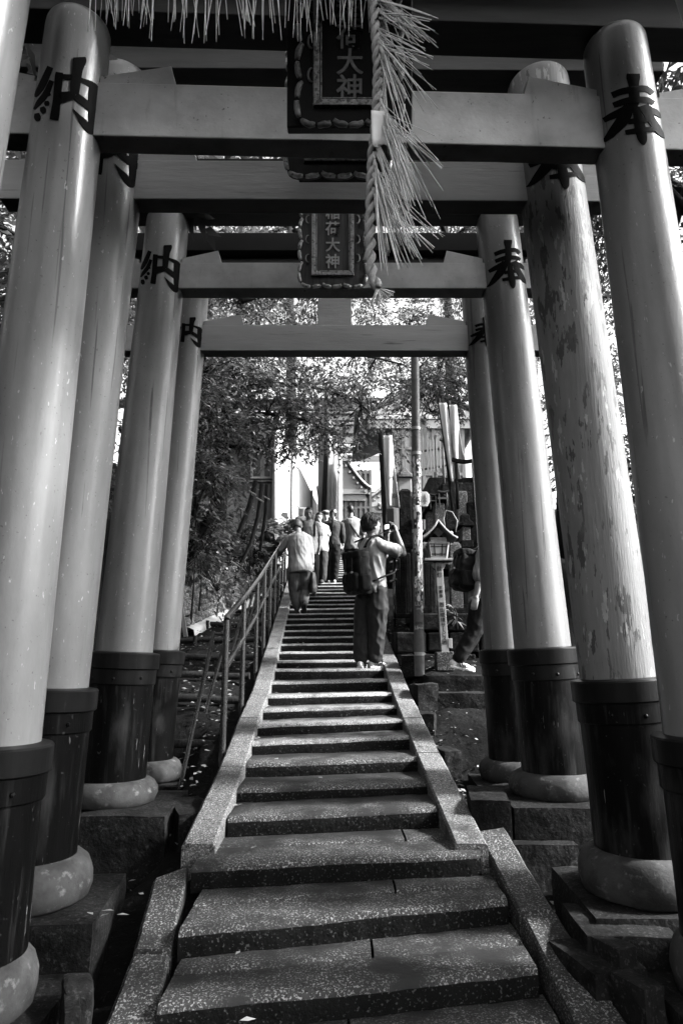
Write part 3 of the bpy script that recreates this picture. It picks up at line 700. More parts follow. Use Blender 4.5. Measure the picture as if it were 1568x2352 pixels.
tail_px = [(852, -60), (860, 40), (868, 150), (866, 230), (862, 300), (855, 360), (852, 440), (850, 520), (850, 590), (854, 632), (868, 662)]
tail = [at(x, y, YR) for x, y in tail_px]
twisted(tail, .017, 'tail', 13, root, M['rope'])
twisted([at(60, -80, YR - .04), at(300, -110, YR - .02), at(600, -105, YR), at(852, -60, YR)], .03, 'rope', 12, root, M['rope'])
mb = MB()
def strand(p, q, sag=.02, r=.0020, mb=mb):
    p = Vector(p); q = Vector(q); m = p.lerp(q, .5) + Vector((0, 0, sag * (p - q).length)); pts = []
    for i in range(6):
        t = i / 5; pts.append(p * (1 - t) ** 2 + m * 2 * t * (1 - t) + q * t * t)
    mb.tube(pts, [r, r, r, r * .9, r * .85, r * .75], 5)
for x in [215, 222, 240, 248, 252, 268, 275, 296, 300, 306, 312, 325, 332, 338, 346, 352, 390, 402, 412, 430, 436, 444, 452, 472, 490, 505, 512, 540, 548, 556, 562, 570, 578, 590, 598, 606, 626, 640, 662, 672, 690, 700, 712, 728, 742, 756, 770, 786, 800, 812, 824, 838]:
    for q in range(2):
        x0 = x + random.uniform(-14, 14); L = random.uniform(.35, 1) * (95 if x > 350 else 70) + 4
        strand(at(x0, -100, YR + random.uniform(-.03, .03)), at(x + random.gauss(0, 13), L, YR + random.uniform(-.06, .05)), random.uniform(-.05, .05))
seeds = [((868, 0), 26, (25, 150), (60, 140)), ((868, 20), 12, (80, 130), (20, 90)), ((868, 92), 30, (30, 140), (25, 190)), ((872, 110), 16, (15, 85), (120, 260)),
         ((872, 250), 30, (45, 150), (80, 290)), ((874, 262), 16, (30, 95), (150, 250)), ((866, 350), 18, (30, 110), (150, 250)), ((858, 372), 16, (10, 70), (150, 230)), ((856, 420), 36, (15, 120), (120, 225)), ((856, 428), 7, (110, 165), (120, 160))]
for (sx, sy), n, (dx0, dx1), (dy0, dy1) in seeds:
    for i in range(n):
        u = random.random() ** .8; dx = dx0 + (dx1 - dx0) * u; dy = dy0 + (dy1 - dy0) * random.random() - (dx - dx0) * .25
        p = at(sx + random.uniform(-3, 4), sy + random.uniform(-30, 24), YR - .012); dz = random.uniform(-.16, .14)
        e = at(sx + dx, sy + max(15, dy), YR + dz); strand(p, e, random.uniform(-.01, .09), random.choice([.0012, .0016, .0020, .0026]))
o = mb.build('straw_fringe', M['straw'], root, smooth=True); o['kind'] = 'stuff'
mb = MB()
for i in range(46):
    a = random.random(); p = at(868 + random.uniform(-3, 3), 662, YR); e = at(848 + 58 * a + random.uniform(-3, 3), 700 - 26 * a * a + random.uniform(-6, 4), YR + random.uniform(-.03, .03)); strand(p, e, .03, .0022, mb)
mb.build('end_tuft', M['straw'], root, smooth=True)
mb = MB(); pap = [[at(852 + 34 * u + 3 * v, 252 + 78 * v + (8 * u if v > .9 else 3 * u) + 6 * math.sin(u * 6) * (v > .9), YR - .045 - .018 * math.cos(u * 3 + v)) for u in np.linspace(0, 1, 7)] for v in np.linspace(0, 1, 7)]
mb.grid(pap); o = mb.build('paper_streamer', M['paper'], root, smooth=True); sm = o.modifiers.new('thick', 'SOLIDIFY'); sm.thickness = .001

# ------------------------------------------------------------------ handrail
def hr(Y): z = zline(Y) - .03; return Vector((xl_of(Y) - .205, Y, z))
b0 = hr(5.42); root = thing('handrail', 'dark painted steel handrail with raking braces left of the stairs', 'handrail', b0)
ys = [5.42 + 1.14 * i for i in range(9)]
mb = MB(); tops = []
top_px = {0: (512, 1442)}
for i, Y in enumerate(ys):
    b = hr(Y); t = b + Vector((.0, 0, 1.02)); tops.append(t)
    mb = MB(); mb.tube([b - Vector((0, 0, .1)), t - Vector((0, 0, .02 if i else .012))], .025, 14); mb.build('post', M['metal_rail'], root, auto=40)
    m = MB(); ba = b + Vector((-.10, 0, .90)); bb = b + Vector((-.34, -.02, -.05)); bb.z = float(ground_z(np.array(bb.x), np.array(bb.y))) - .05
    m.tube([bb, ba, ba + Vector((.012, 0, .014))], .0165, 12); m.tube([ba + Vector((-.01, 0, .005)), b + Vector((0, 0, .90))], .013, 10); m.build('brace', M['metal_rail'], root, auto=40)
mb = MB(); mb.tube([tops[0] + Vector((0, -.004, -.012)), tops[0] + Vector((0, .03, .014))] + [t + Vector((0, .05, .02)) for t in tops[1:]], .026, 16); mb.build('top_rail', M['metal_rail'], root, auto=50)
mb = MB(); mb.tube([t - Vector((0, -.01, .38)) for t in tops], .021, 14); mb.build('middle_rail', M['metal_rail'], root, auto=50)

# ------------------------------------------------------------------ timber edging of the leaf-strewn ramp
for i, (Y, nm) in enumerate([(5.55, 'nearest'), (6.15, 'second'), (6.85, 'third'), (7.6, 'fourth'), (8.4, 'fifth'), (9.3, 'sixth'), (10.3, 'seventh'), (11.4, 'eighth'), (12.6, 'farthest')]):
    x1 = xl_of(Y) - .25; x0 = x1 - (1.5 if Y < 9 else 1.1); zA = float(ground_z(np.array((x0 + x1) / 2), np.array(Y + .1))) + .012
    rt = thing('timber_edging', nm + ' dark timber riser laid across the leafy dirt ramp left of the stairs', 'timber', ((x0 + x1) / 2, Y, zA - .1), 'timber risers of the dirt ramp')
    mb = MB(); mb.tube([(x0 + (x1 - x0) * t, Y + .04 * math.sin(t * 5 + i) - .10 * t, zA + .012 * math.sin(t * 9 + i)) for t in np.linspace(0, 1, 12)], .038, 10); mb.build('log', M['bark'], rt, auto=60)
    mb = MB()
    for t in (.2,): mb.tube([(x0 + (x1 - x0) * t, Y - .09 - .1 * t, zA - .25), (x0 + (x1 - x0) * t, Y - .09 - .1 * t, zA + .06)], .025, 8)
    mb.build('stake', M['bark'], rt)

# ------------------------------------------------------------------ cobble retaining wall on the left bank
W0 = at(425, 1452, 9.75); W1 = at(603, 1366, 13.1)
root = thing('retaining_wall', 'low cobble retaining wall on a pale mortar kerb below the leafy bank', 'wall', W0)
mb = MB(); dv = (W1 - W0); L = Vector((dv.x, dv.y, 0)).length; nrm = Vector((dv.y, -dv.x, 0)).normalized()
def wz(t): return W0.z + (W1.z - W0.z) * t
for row in range(8):
    x = random.uniform(0, .09)
    while x < L:
        wd = random.uniform(.055, .11); hh = random.uniform(.10, .17); t = x / L; p = W0 + dv * t; zc_ = wz(t) + .07 + row * .082 + random.uniform(-.035, .035)
        if row * .082 < .50 + .14 * t:
            lean = (row * .082) * .28
            c = Vector((p.x, p.y, zc_)) - nrm * (lean + .02); rot = Matrix.Rotation(math.atan2(dv.y, dv.x), 3, 'Z') @ Matrix.Rotation(random.uniform(.2, 1.0), 3, 'Y')
            mb.ball(c, (wd * .52, .07, hh * .5), 10, 7, 0, rot)
        x += wd * 1.02
mb.build('cobble_face', M['stone'], root, smooth=True)
mb = MB(); rows = []
for i in range(30):
    t = i / 29; p = W0 + dv * t; z = wz(t); u = .02 * math.sin(i * 1.3); rows.append([Vector((p.x, p.y, z + h)) + nrm * (d + (u if d > 0 else 0)) for d, h in ((-.1, .08), (.05, .065), (.13, .03), (.15, -.08))])
mb.grid(rows); mb.build('mortar_kerb', M['mortar'], root, smooth=True)
mb = MB(); rows = []
for i in range(30):
    t = i / 29; p = W0 + dv * t; z = wz(t); rows.append([Vector((p.x, p.y, z + h)) - nrm * d for d, h in ((.03, -.15), (.22, .62 + .12 * t), (.9, .75 + .2 * t))])
mb.grid(rows); mb.build('core', M['soil'], root, smooth=True)
a = at(416, 1400, 9.7); mb = MB(); mb.box(a + Vector((.02, 0, -.08)), (.06, .03, .62), Matrix.Rotation(R(-12), 3, 'Y')); o = mb.build('wooden_stake', M['wood_grey'], None, bevel=.004); tag(o, 'grey leaning board at the near end of the cobble wall', 'board')

# ------------------------------------------------------------------ fallen leaves
def leaf_quads(P, D, Nn, Ls, wid=.42, fold=.10):
    """P base, D direction, Nn normal, Ls length -> verts, quads (a folded diamond of two faces per leaf)"""
    S_ = np.cross(D, Nn); S_ /= np.linalg.norm(S_, axis=1, keepdims=True) + 1e-9
    Lc = Ls[:, None]; up = Nn * (Lc * fold)
    b = P; t = P + D * Lc - Nn * Lc * fold * 1.2; m1 = P + D * Lc * .45
    l = m1 + S_ * Lc * wid * .5 + up; r = m1 - S_ * Lc * wid * .5 + up
    n = len(P); V = np.stack([b, r, t, l], 1).reshape(-1, 3); Fq = np.arange(4 * n).reshape(n, 4)
    return V, Fq
def unit(A): return A / (np.linalg.norm(A, axis=1, keepdims=True) + 1e-9)
n = 2200; Y = rng.uniform(4.2, 14, n); X = np.interp(Y, ymid, xlm) - .28 - rng.uniform(0, 1, n) ** 1.2 * 1.5
n2 = 1000; Y2 = rng.uniform(4.3, 11, n2); X2 = np.interp(Y2, ymid, xrm) + .25 + rng.uniform(0, 1, n2) ** 1.5 * 1.1
X = np.concatenate([X, X2]); Y = np.concatenate([Y, Y2]); Z = ground_z(X, Y) + .035 + rng.uniform(0, .03, len(X))
a = rng.uniform(0, 6.28, len(X)); D = np.stack([np.cos(a), np.sin(a), rng.uniform(-.3, .3, len(X))], 1)
V, Fq = leaf_quads(np.stack([X, Y, Z], 1), unit(D), unit(rng.normal(0, .35, (len(X), 3)) + [0, 0, 1]), rng.uniform(.022, .065, len(X)), .5, .03)
o = quick('fallen_leaves', V, Fq, [M['leaf_dead'], M['leaf_pale']], mi=(rng.random(len(Fq)) < .4).astype(int)); tag(o, 'scattered fallen leaves on the dirt beside the stairs', 'leaves', kind='stuff')
pts = []
for k in range(3, 16):                          # a few caught in the corners of the steps
    for q in range(3 if k > 5 else 2):
        l, r = STEP[k]; t = (random.random() ** 3) * (.35 if random.random() < .7 else 1); p = l.lerp(r, t); pts.append((p.x + .02, p.y + random.uniform(.05, .3), p.z + .02))
for x, y, Y in [(550, 2345, 0), (552, 2185, 0)]: pts.append(tuple(at_z(x, y, STEP[1][0].z + .02)))
for side, x, y in [(0, 330, 2065), (0, 300, 2350), (0, 655, 1700)]: pts.append(tuple(onl(x, y) + Vector((0, 0, .02))))
for x, y, Y in [(215, 2075, 3.3), (265, 2050, 3.35), (232, 2080, 3.28), (270, 2060, 3.3)]:
    pts.append((at(x, y, Y).x, Y, T[2]['zl'] + .03))
P = np.array(pts); n = len(P); a = rng.uniform(0, 6.28, n)
V, Fq = leaf_quads(P, np.stack([np.cos(a), np.sin(a), np.zeros(n)], 1), unit(rng.normal(0, .25, (n, 3)) + [0, 0, 1]), rng.uniform(.035, .06, n), .5, .04)
o = quick('loose_leaves', V, Fq, M['leaf_pale']); tag(o, 'single pale leaves lying on the granite steps and kerbs', 'leaves', kind='stuff')
# ------------------------------------------------------------------ trees: tapered trunk and limbs, sprays of single leaves
def spray(o, d, n, L, leaf, droop=.35, seed=None):
    """leaf arrays of one flattened spray along a twig from o in direction d"""
    t = (np.arange(n) + rng.uniform(0, .6, n)) / n * L
    d = d / np.linalg.norm(d); up = np.array([0, 0, 1.0]); s = np.cross(d, up); s /= np.linalg.norm(s) + 1e-9
    sg = np.where(np.arange(n) % 2 == 0, 1, -1)
    P = o + d * t[:, None] + np.array([0, 0, -1.0]) * (droop * t * t / max(L, .1))[:, None] + rng.normal(0, .02, (n, 3))
    D = d * .7 + s * (sg * rng.uniform(.5, 1.0, n))[:, None] + np.array([0, 0, -1.0]) * rng.uniform(.0, .6, n)[:, None]
    N = up + rng.normal(0, .38, (n, 3))
    return P, unit(D), unit(N), leaf * rng.uniform(.65, 1.25, n)
def curve(p, q, bend, n=9):
    p = np.array(p, float); q = np.array(q, float); m = (p + q) / 2 + np.array(bend); ts = np.linspace(0, 1, n)[:, None]
    return p * (1 - ts) ** 2 + m * 2 * ts * (1 - ts) + q * ts * ts
def tree(name, label, cat, base, trunk_path, tr, limbs, clumps, leaf, mats, group=None, per=16, spl=.5, droop=.35, trunk_mat='bark', wid=.40):
    """limbs: list of (path array, r0); clumps: list of (centre, radii, sprays)"""
    root = thing(name, label, cat, base, group)
    mb = MB(); P = [Vector(p) for p in trunk_path]; k = len(P)
    mb.tube(P, [tr * (1 - .72 * i / (k - 1)) * (1.25 if i == 0 else 1) for i in range(k)], 10)
    for path, r0 in limbs: mb.tube([Vector(p) for p in path], [r0 * (1 - .85 * i / (len(path) - 1)) for i in range(len(path))], 6)
    mb.build('trunk', M[trunk_mat], root, smooth=True)
    Ps, Ds, Ns, Ls = [], [], [], []
    lp = np.concatenate([np.array([tuple(v) for v in pth])[1:] for pth, r in limbs]) if limbs else np.array([tuple(P[-1])])
    tw = MB()
    for c, rad, ns in clumps:
        c = np.array(c, float); rad = np.array(rad, float)
        for q in range(ns):
            v = rng.normal(0, 1, 3); v /= np.linalg.norm(v); o = c + v * rad * rng.uniform(.25, 1.0)
            d = v * np.array([1, 1, .25]) + rng.normal(0, .35, 3) + np.array([0, 0, -.15]); 
            a = spray(o, d, per, spl * rng.uniform(.7, 1.3), leaf, droop); Ps.append(a[0]); Ds.append(a[1]); Ns.append(a[2]); Ls.append(a[3])
            if q % 4 == 0:
                near = lp[np.argmin(((lp - o) ** 2).sum(1))]
                if np.linalg.norm(near - o) < 3.5: tw.tube(curve(near, o + d / np.linalg.norm(d) * spl * .5, (0, 0, .12), 5).tolist(), [.012, .009, .007, .005, .003], 4)
    V, Fq = leaf_quads(np.concatenate(Ps), np.concatenate(Ds), np.concatenate(Ns), np.concatenate(Ls), wid)
    mi = (rng.random(len(Fq)) < .45).astype(int)
    quick('crown', V, Fq, [M[m] for m in mats], root, mi)
    if tw.v: tw.build('twigs', M[trunk_mat], root, fix=False)
    return root
def px(x, y, Y): v = at(x, y, Y); return (v.x, v.y, v.z)
def gnd(x, Y): return float(ground_z(np.array(float(x)), np.array(float(Y))))
LM = ('leaf', 'leaf_light')
# big broadleaf on the left bank, its branches reaching over the stairs
bx, by = -2.75, 10.6; bz = gnd(bx, by) - .1
tp = [(bx, by, bz), px(500, 1180, 10.6), px(512, 1020, 10.7), px(535, 880, 10.8), px(548, 760, 11.0), px(560, 640, 11.3), px(590, 480, 11.8)]
limbs = []
for a, b, Y1, bend, r in [((520, 960), (760, 990), 11.2, (0, 0, .35), .05), ((530, 900), (830, 930), 11.6, (0, 0, .5), .06), ((540, 820), (960, 850), 12.2, (0, 0, .5), .07), ((548, 760), (1040, 800), 12.6, (0, 0, .5), .07),
                         ((510, 1030), (650, 1060), 10.4, (0, 0, .25), .035), ((525, 920), (450, 860), 9.6, (0, 0, .3), .05), ((540, 820), (600, 720), 10.2, (0, 0, .3), .05), ((505, 1080), (440, 1000), 9.8, (0, 0, .2), .04), ((555, 690), (800, 690), 12.0, (0, 0, .4), .06), ((500, 1150), (470, 1100), 9.8, (0, 0, .2), .03)]:
    limbs.append((curve(px(*a, 10.7), px(*b, Y1), bend), r))
cl = []
for x, y, Y, rx, ry, rz, n in [(500, 880, 10.3, .55, .9, .35, 60), (560, 850, 10.2, .6, .9, .35, 60), (620, 930, 10.8, .6, .9, .25, 60), (480, 960, 9.9, .4, .7, .3, 46), (540, 990, 10.1, .5, .7, .25, 46), (690, 970, 11.3, .55, .8, .2, 46), (640, 870, 11.0, .6, .9, .3, 50),
                              (720, 1020, 11.2, .45, .6, .14, 30), (790, 1010, 11.6, .5, .6, .16, 34), (820, 960, 11.8, .6, .7, .2, 40), (740, 900, 11.6, .6, .9, .25, 40), (860, 890, 12.0, .6, .9, .22, 34), (960, 880, 12.4, .6, .8, .22, 34), (1020, 860, 12.7, .5, .8, .25, 34),
                              (600, 770, 10.6, .7, .9, .4, 44), (520, 760, 10.4, .6, .9, .4, 50), (700, 780, 11.4, .7, .9, .35, 30), (830, 780, 12.2, .8, .9, .3, 26), (950, 770, 12.6, .7, .9, .3, 26), (640, 1020, 10.6, .4, .6, .10, 16), (470, 1060, 9.7, .35, .6, .3, 44), (500, 1090, 9.9, .3, .5, .25, 34), (870, 1000, 11.8, .4, .5, .14, 20), (470, 800, 9.8, .5, .8, .5, 50), (445, 900, 9.5, .3, .6, .5, 40), (560, 680, 11.4, .7, .9, .4, 50), (680, 690, 12.0, .7, .9, .35, 44), (500, 640, 11.2, .6, .9, .4, 40), (620, 600, 12, .8, .9, .4, 36), (800, 700, 12.8, .7, .9, .3, 36), (780, 860, 12.0, .5, .7, .2, 26)]:
    cl.append((px(x, y, Y), (rx, ry, rz), n))
tree('broadleaf_tree', 'dark broadleaf tree on the left bank arching its branches over the stairs', 'tree', (bx, by, bz), tp, .17, limbs, [(c, r_, int(n * (1.5 if c[0] < -.6 or c[2] > 6.2 else .62))) for c, r_, n in cl], .088, LM, per=17, spl=.42)
# second tree behind the stickered pole on the right
bx, by = 3.6, 13.4; bz = gnd(bx, by) - .1
tp = [(bx, by, bz), px(1190, 1050, 13.4), px(1180, 880, 13.4), px(1150, 720, 13.6), px(1110, 560, 14)]
limbs = [(curve(px(*a, 13.5), px(*b, Y1), bend), r) for a, b, Y1, bend, r in [((1185, 920), (960, 960), 12.8, (0, 0, .4), .05), ((1180, 860), (900, 900), 13.4, (0, 0, .4), .05), ((1160, 760), (880, 800), 13.8, (0, 0, .4), .06), ((1150, 720), (960, 660), 13.8, (0, 0, .3), .05), ((1170, 820), (1050, 880), 12.4, (0, 0, .3), .05)]]
cl = [(px(x, y, Y), (rx, ry, rz), n) for x, y, Y, rx, ry, rz, n in [(1010, 900, 12.6, .6, .8, .3, 60), (1050, 930, 12.4, .45, .6, .20, 20), (940, 930, 13.0, .6, .8, .25, 50), (980, 830, 13.2, .7, .9, .35, 50), (1040, 800, 13.2, .5, .8, .4, 50), (890, 960, 13.2, .5, .7, .2, 36), (900, 860, 13.6, .6, .8, .3, 30), (1090, 880, 12.8, .5, .6, .5, 40), (900, 1040, 12.4, .3, .4, .12, 12), (900, 730, 13.8, .7, .9, .35, 50), (1000, 710, 13.6, .7, .9, .4, 50), (840, 640, 14.2, .8, .9, .4, 40), (980, 600, 14, .9, .9, .5, 50), (1100, 700, 13.4, .6, .8, .6, 50), (1180, 760, 12.6, .6, .8, .8, 60), (1230, 880, 12.0, .5, .7, .8, 50), (860, 800, 13.4, .5, .7, .25, 30)]]
tree('dark_tree', 'dark small leaved tree behind the stickered pole, its branches backlit', 'tree', (bx, by, bz), tp, .15, limbs, [(c, r_, int(n * (1.3 if c[0] > 1.5 or c[2] > 6.6 else .6))) for c, r_, n in cl], .078, ('leaf', 'leaf'), per=16, spl=.38)
# undergrowth on the left bank
for x, y, Y, n, lf, nm in [(450, 1150, 9.9, 60, .10, 'leafy bush at the left edge of the bank beside the pillars'), (462, 1235, 10.2, 60, .10, 'leafy bush under the broadleaf tree above the cobble wall'), (560, 1215, 12.4, 44, .085, 'leafy shrub on the bank behind the leaning prop poles'), (500, 1320, 10.8, 40, .08, 'leafy shrub spilling over the top of the cobble wall'), (575, 1290, 12.2, 34, .08, 'creeping plants hanging over the far half of the cobble wall')]:
    c = px(x, y, Y); gz = gnd(c[0], Y)
    tree('bush', nm, 'bush', (c[0], Y, gz - .05), [(c[0], Y, gz - .05), (c[0] + .03, Y, (gz + c[2]) / 2), (c[0], Y, max(c[2] - .25, gz + .15))], .014, [], [(c, (.34, .45, max(.18, (c[2] - gz) * .8)), n), ((c[0] - .3, Y + .4, c[2] + .1), (.4, .4, .3), n // 2)], lf, LM, 'bushes on the left bank', per=12, spl=.35)
for x, y, Y, n, nm in [(610, 1222, 14.2, 30, 'large leaved plant below the grey wall'), (650, 1212, 14.6, 34, 'sunlit large leaved plant nearest the stairs'), (600, 1262, 13.4, 20, 'pale large leaved plant above the dark stone box')]:
    c = px(x, y, Y); gz = gnd(c[0], Y)
    tree('leafy_plant', nm, 'plant', (c[0], Y, gz - .05), [(c[0], Y, gz - .05), (c[0], Y, c[2])], .02, [], [(c, (.35, .35, .18), n)], .24, ('leaf_light', 'leaf_light'), 'large leaved plants on the bank', per=7, spl=.3, wid=.6)
# woods behind and beside the gates: crowns seen between pillars and above beams, and unseen trees added for their shade
def wood(base, h, rad, n, leaf, label, tall=.62, grp='trees of the surrounding wood', mats=('leaf', 'leaf'), per=14):
    bx, by = base; gz = gnd(bx, by) - .2
    top = np.array([bx + random.uniform(-.4, .4), by, gz + h * .8])
    tp = [(bx, by, gz), (bx + .1, by, gz + h * .3), tuple(top)]
    limbs = []; cl = []
    for i in range(9):
        a = i * 2.4 + random.random(); rr = rad * random.uniform(.45, .95); z = gz + h * random.uniform(1 - tall, 1.0)
        e = (bx + math.cos(a) * rr, by + math.sin(a) * rr, z); limbs.append((curve((bx + .1, by, min(z - .5, gz + h * .75)), e, (0, 0, .4)), .06 + .004 * h))
        cl.append((e, (rad * .5, rad * .5, h * .12), n // 9))
    tree('wood_tree', label, 'tree', (bx, by, gz), tp, .10 + .012 * h, limbs, cl, leaf, mats, grp, per=per, spl=leaf * 4.2)
for b, h, rad, n, lf, nm, tall in [
    ((-6.0, 1.0), 6.0, 1.9, 620, .14, 'low thicket added left of the nearest gate to darken that side', .85), ((-5.6, 4.6), 6.0, 1.7, 620, .13, 'low thicket added beyond the left pillars to darken that side', .85), ((-6.2, -3.2), 10, 3.4, 1000, .19, 'dense unseen thicket added behind the camera to darken the left', .85),
    ((-5.2, 3.0), 8, 2.4, 520, .15, 'dense tree left of the nearest gates', .62), ((-5.0, 7.2), 8, 2.4, 560, .14, 'dense tree seen between the left pillars', .62), ((-4.6, 10.8), 9, 2.4, 480, .14, 'dense tree behind the arching broadleaf on the bank', .62),
    ((-6.5, 15.0), 11, 3.2, 420, .18, 'tall tree behind the grey house wall', .6), ((-8.5, 0.0), 10, 3.5, 360, .2, 'tall tree left of the photographer position', .6),
    ((-5.5, 21.5), 13, 3.0, 420, .18, 'tall tree rising over the house at the head of the stairs', .6), ((13, 34), 17, 4.5, 420, .26, 'far tree right of the stair head', .6), ((-7.5, 29), 17, 4.5, 420, .24, 'far tree left of the stair head', .6),
    ((-3.9, 9.0), 5.0, 1.2, 420, .11, 'bushy young tree in the gap between the two left gate pillars', .85), ((3.9, 11.6), 9, 1.7, 520, .12, 'slim bushy tree behind the third gate right pillar', .8), ((4.9, 9.4), 7, 1.5, 520, .12, 'bushy young tree seen beside the nearest right pillar', .85), ((-2.5, 31), 25, 5.5, 900, .26, 'very tall tree whose crown closes the sky above the rear beam', .34), ((5.5, 33), 26, 5.5, 900, .26, 'very tall tree with a crown high above the banners', .34),
    ((5.2, 9.2), 8, 1.9, 520, .13, 'bushy tree showing between the peeling pillar and the third gate', .75), ((5.4, 1.4), 11.5, 3.5, 1000, .17, 'broad tree added right of the gates to shade them', .45), ((6.4, 5.6), 11.5, 3.0, 900, .16, 'tree seen past the peeling right pillar', .45),
    ((5.4, -2.6), 12, 4.0, 1100, .2, 'broad unseen tree added behind the camera at right for its shade', .5), ((-5.6, 5.0), 12, 4.2, 640, .2, 'broad tree overhanging the gates from the left', .5)]:
    wood(b, h, rad, n, lf, nm, tall)
# ------------------------------------------------------------------ houses at the head of the stairs
def wallq(mb, a, b, z0, z1, th=.12, mi=0):
    a = Vector((a[0], a[1], 0)); b = Vector((b[0], b[1], 0)); u = (b - a).normalized(); n = Vector((-u.y, u.x, 0)); L = (b - a).length
    mb.box(Vector(((a.x + b.x) / 2, (a.y + b.y) / 2, (z0 + z1) / 2)) + n * th / 2, (L, th, z1 - z0), Matrix((u, n, Vector((0, 0, 1)))).transposed(), mi)
YH = 15.6; c0 = at(520, 1200, YH); c1 = at(628, 1200, YH); zt = at(600, 960, YH).z; zb = gnd(c1.x, YH) - .3 if 'gnd' in globals() else c1.z
zb = c1.z - .9
root = thing('house', 'grey rendered house with a shuttered window and a pale side wall beside the stair head', 'house', (c1.x, YH, zb))
mb = MB(); wallq(mb, (c0.x - 2.5, YH), (c1.x, YH), zb, zt); mb.build('front_wall', M['render_grey'], root)
S1 = Vector((at(640, 1200, 16.2).x, 16.2)); S2 = Vector((at(730, 1200, 25.5).x, 25.5))
mb = MB(); wallq(mb, (c1.x + .002, YH + .12), (S2.x, S2.y), zb, zt); mb.build('side_wall', M['white_wall'], root)
mb = MB(); mb.tube([(c1.x + .02, YH - .02, zb), (c1.x + .02, YH - .02, zt)], .07, 10); mb.build('corner_post', M['white_wall'], root, smooth=True)
f0 = at(578, 1098, YH); f1 = at(624, 1040, YH)
mb = MB()
for x in (f0.x, f1.x): mb.box((x, YH - .02, (f0.z + f1.z) / 2), (.05, .05, f1.z - f0.z))
for z in (f0.z, f1.z): mb.box(((f0.x + f1.x) / 2, YH - .022, z), (f1.x - f0.x + .05, .06, .05))
wf = mb.build('window', M['wood_grey'], root)
mb = MB(); mb.box(((f0.x + f1.x) / 2, YH - .006, (f0.z + f1.z) / 2), (f1.x - f0.x, .008, f1.z - f0.z)); mb.build('pane', M['glass_dark'], wf)
mb = MB(); mb.box((f0.x + (f1.x - f0.x) * .55, YH - .03, (f0.z + f1.z) / 2), (.10, .02, f1.z - f0.z - .05)); mb.build('shutter', M['wood_grey'], wf)
mb = MB(); mb.box(((c0.x - 2.5 + c1.x) / 2, YH - .03, f0.z - .08), (c1.x - c0.x + 2.5, .03, .05)); mb.build('string_course', M['render_grey'], root)
mb = MB()
mb.prism([(-.9, 0), (4.5, 1.9), (4.5, 2.05), (-.95, .16)], (c0.x - 2.8, YH - .4, zt - .2), (0, 1, 0), (0, 0, 1), (1, 0, 0), c1.x - c0.x + 3.6); mb.build('roof', M['tile'], root)
sw = (S2 - Vector((c1.x, YH + .12))); 
def side(t, off=.05): p = Vector((c1.x, YH + .12)) + sw * t; n = Vector((sw.y, -sw.x)).normalized(); p = p + n * off; return p
for px_ in (665, 713):
    best = min(np.linspace(0, 1, 200), key=lambda t: abs(784 + F * side(t).x / (side(t).y * _c + .9 * _s) - px_)); p = side(best, .05)
    mb = MB(); mb.tube([(p.x, p.y, zb), (p.x, p.y, zt)], .035, 8); mb.build('downpipe', M['pipe_dark'], root, smooth=True)
p0, p1 = side(.34, .02), side(.62, .02); mb = MB(); wallq(mb, p0[:], p1[:], at(690, 1150, 19).z, at(690, 1075, 19).z, .03); mb.build('wall_panel', M['render_pale'], root)
p = side(.55, .35); p.y = 18.5
a = at(697, 1196, 18.5); root2 = thing('air_conditioner', 'pale air conditioner unit standing below the white side wall', 'air conditioner', a)
mb = MB(); mb.box(a + Vector((0, 0, .17)), (.24, .5, .30)); mb.build('casing', M['white_wall'], root2, bevel=.01)
mb = MB()
for i in range(7): mb.box(a + Vector((-.05 + .0, -.252, .06 + i * .035)), (.11, .012, .014))
mb.build('grille', M['pipe_dark'], root2)
# far gates at the stair head
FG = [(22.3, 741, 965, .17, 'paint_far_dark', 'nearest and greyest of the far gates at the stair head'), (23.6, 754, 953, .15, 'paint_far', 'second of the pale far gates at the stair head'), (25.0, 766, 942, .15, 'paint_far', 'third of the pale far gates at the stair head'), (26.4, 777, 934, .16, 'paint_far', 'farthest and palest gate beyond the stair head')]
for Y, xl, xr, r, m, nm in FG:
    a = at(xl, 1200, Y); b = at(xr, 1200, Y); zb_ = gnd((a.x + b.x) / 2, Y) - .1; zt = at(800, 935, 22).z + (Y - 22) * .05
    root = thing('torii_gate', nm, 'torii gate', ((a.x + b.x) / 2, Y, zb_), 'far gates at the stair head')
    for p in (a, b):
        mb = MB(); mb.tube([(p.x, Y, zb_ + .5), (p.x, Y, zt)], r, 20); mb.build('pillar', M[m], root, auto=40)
        mb = MB(); mb.tube([(p.x, Y, zb_), (p.x, Y, zb_ + .55)], r + .03, 20); mb.build('root_sleeve', M['black'], root, auto=40)
    mb = MB(); mb.box(((a.x + b.x) / 2, Y, zt - .75), (b.x - a.x + .9, .12, .22)); mb.build('tie_beam', M[m], root)
    mb = MB(); mb.box(((a.x + b.x) / 2, Y, zt + .1), (b.x - a.x + 1.3, .2, .22)); mb.build('lower_lintel', M[m], root)
    mb = MB(); mb.prism([(-.2, .21), (.2, .21), (.22, .36), (0, .44), (-.22, .36)], (a.x - .75, Y, zt), (0, 1, 0), (0, 0, 1), (1, 0, 0), b.x - a.x + 1.5); mb.build('top_lintel', M[m], root)
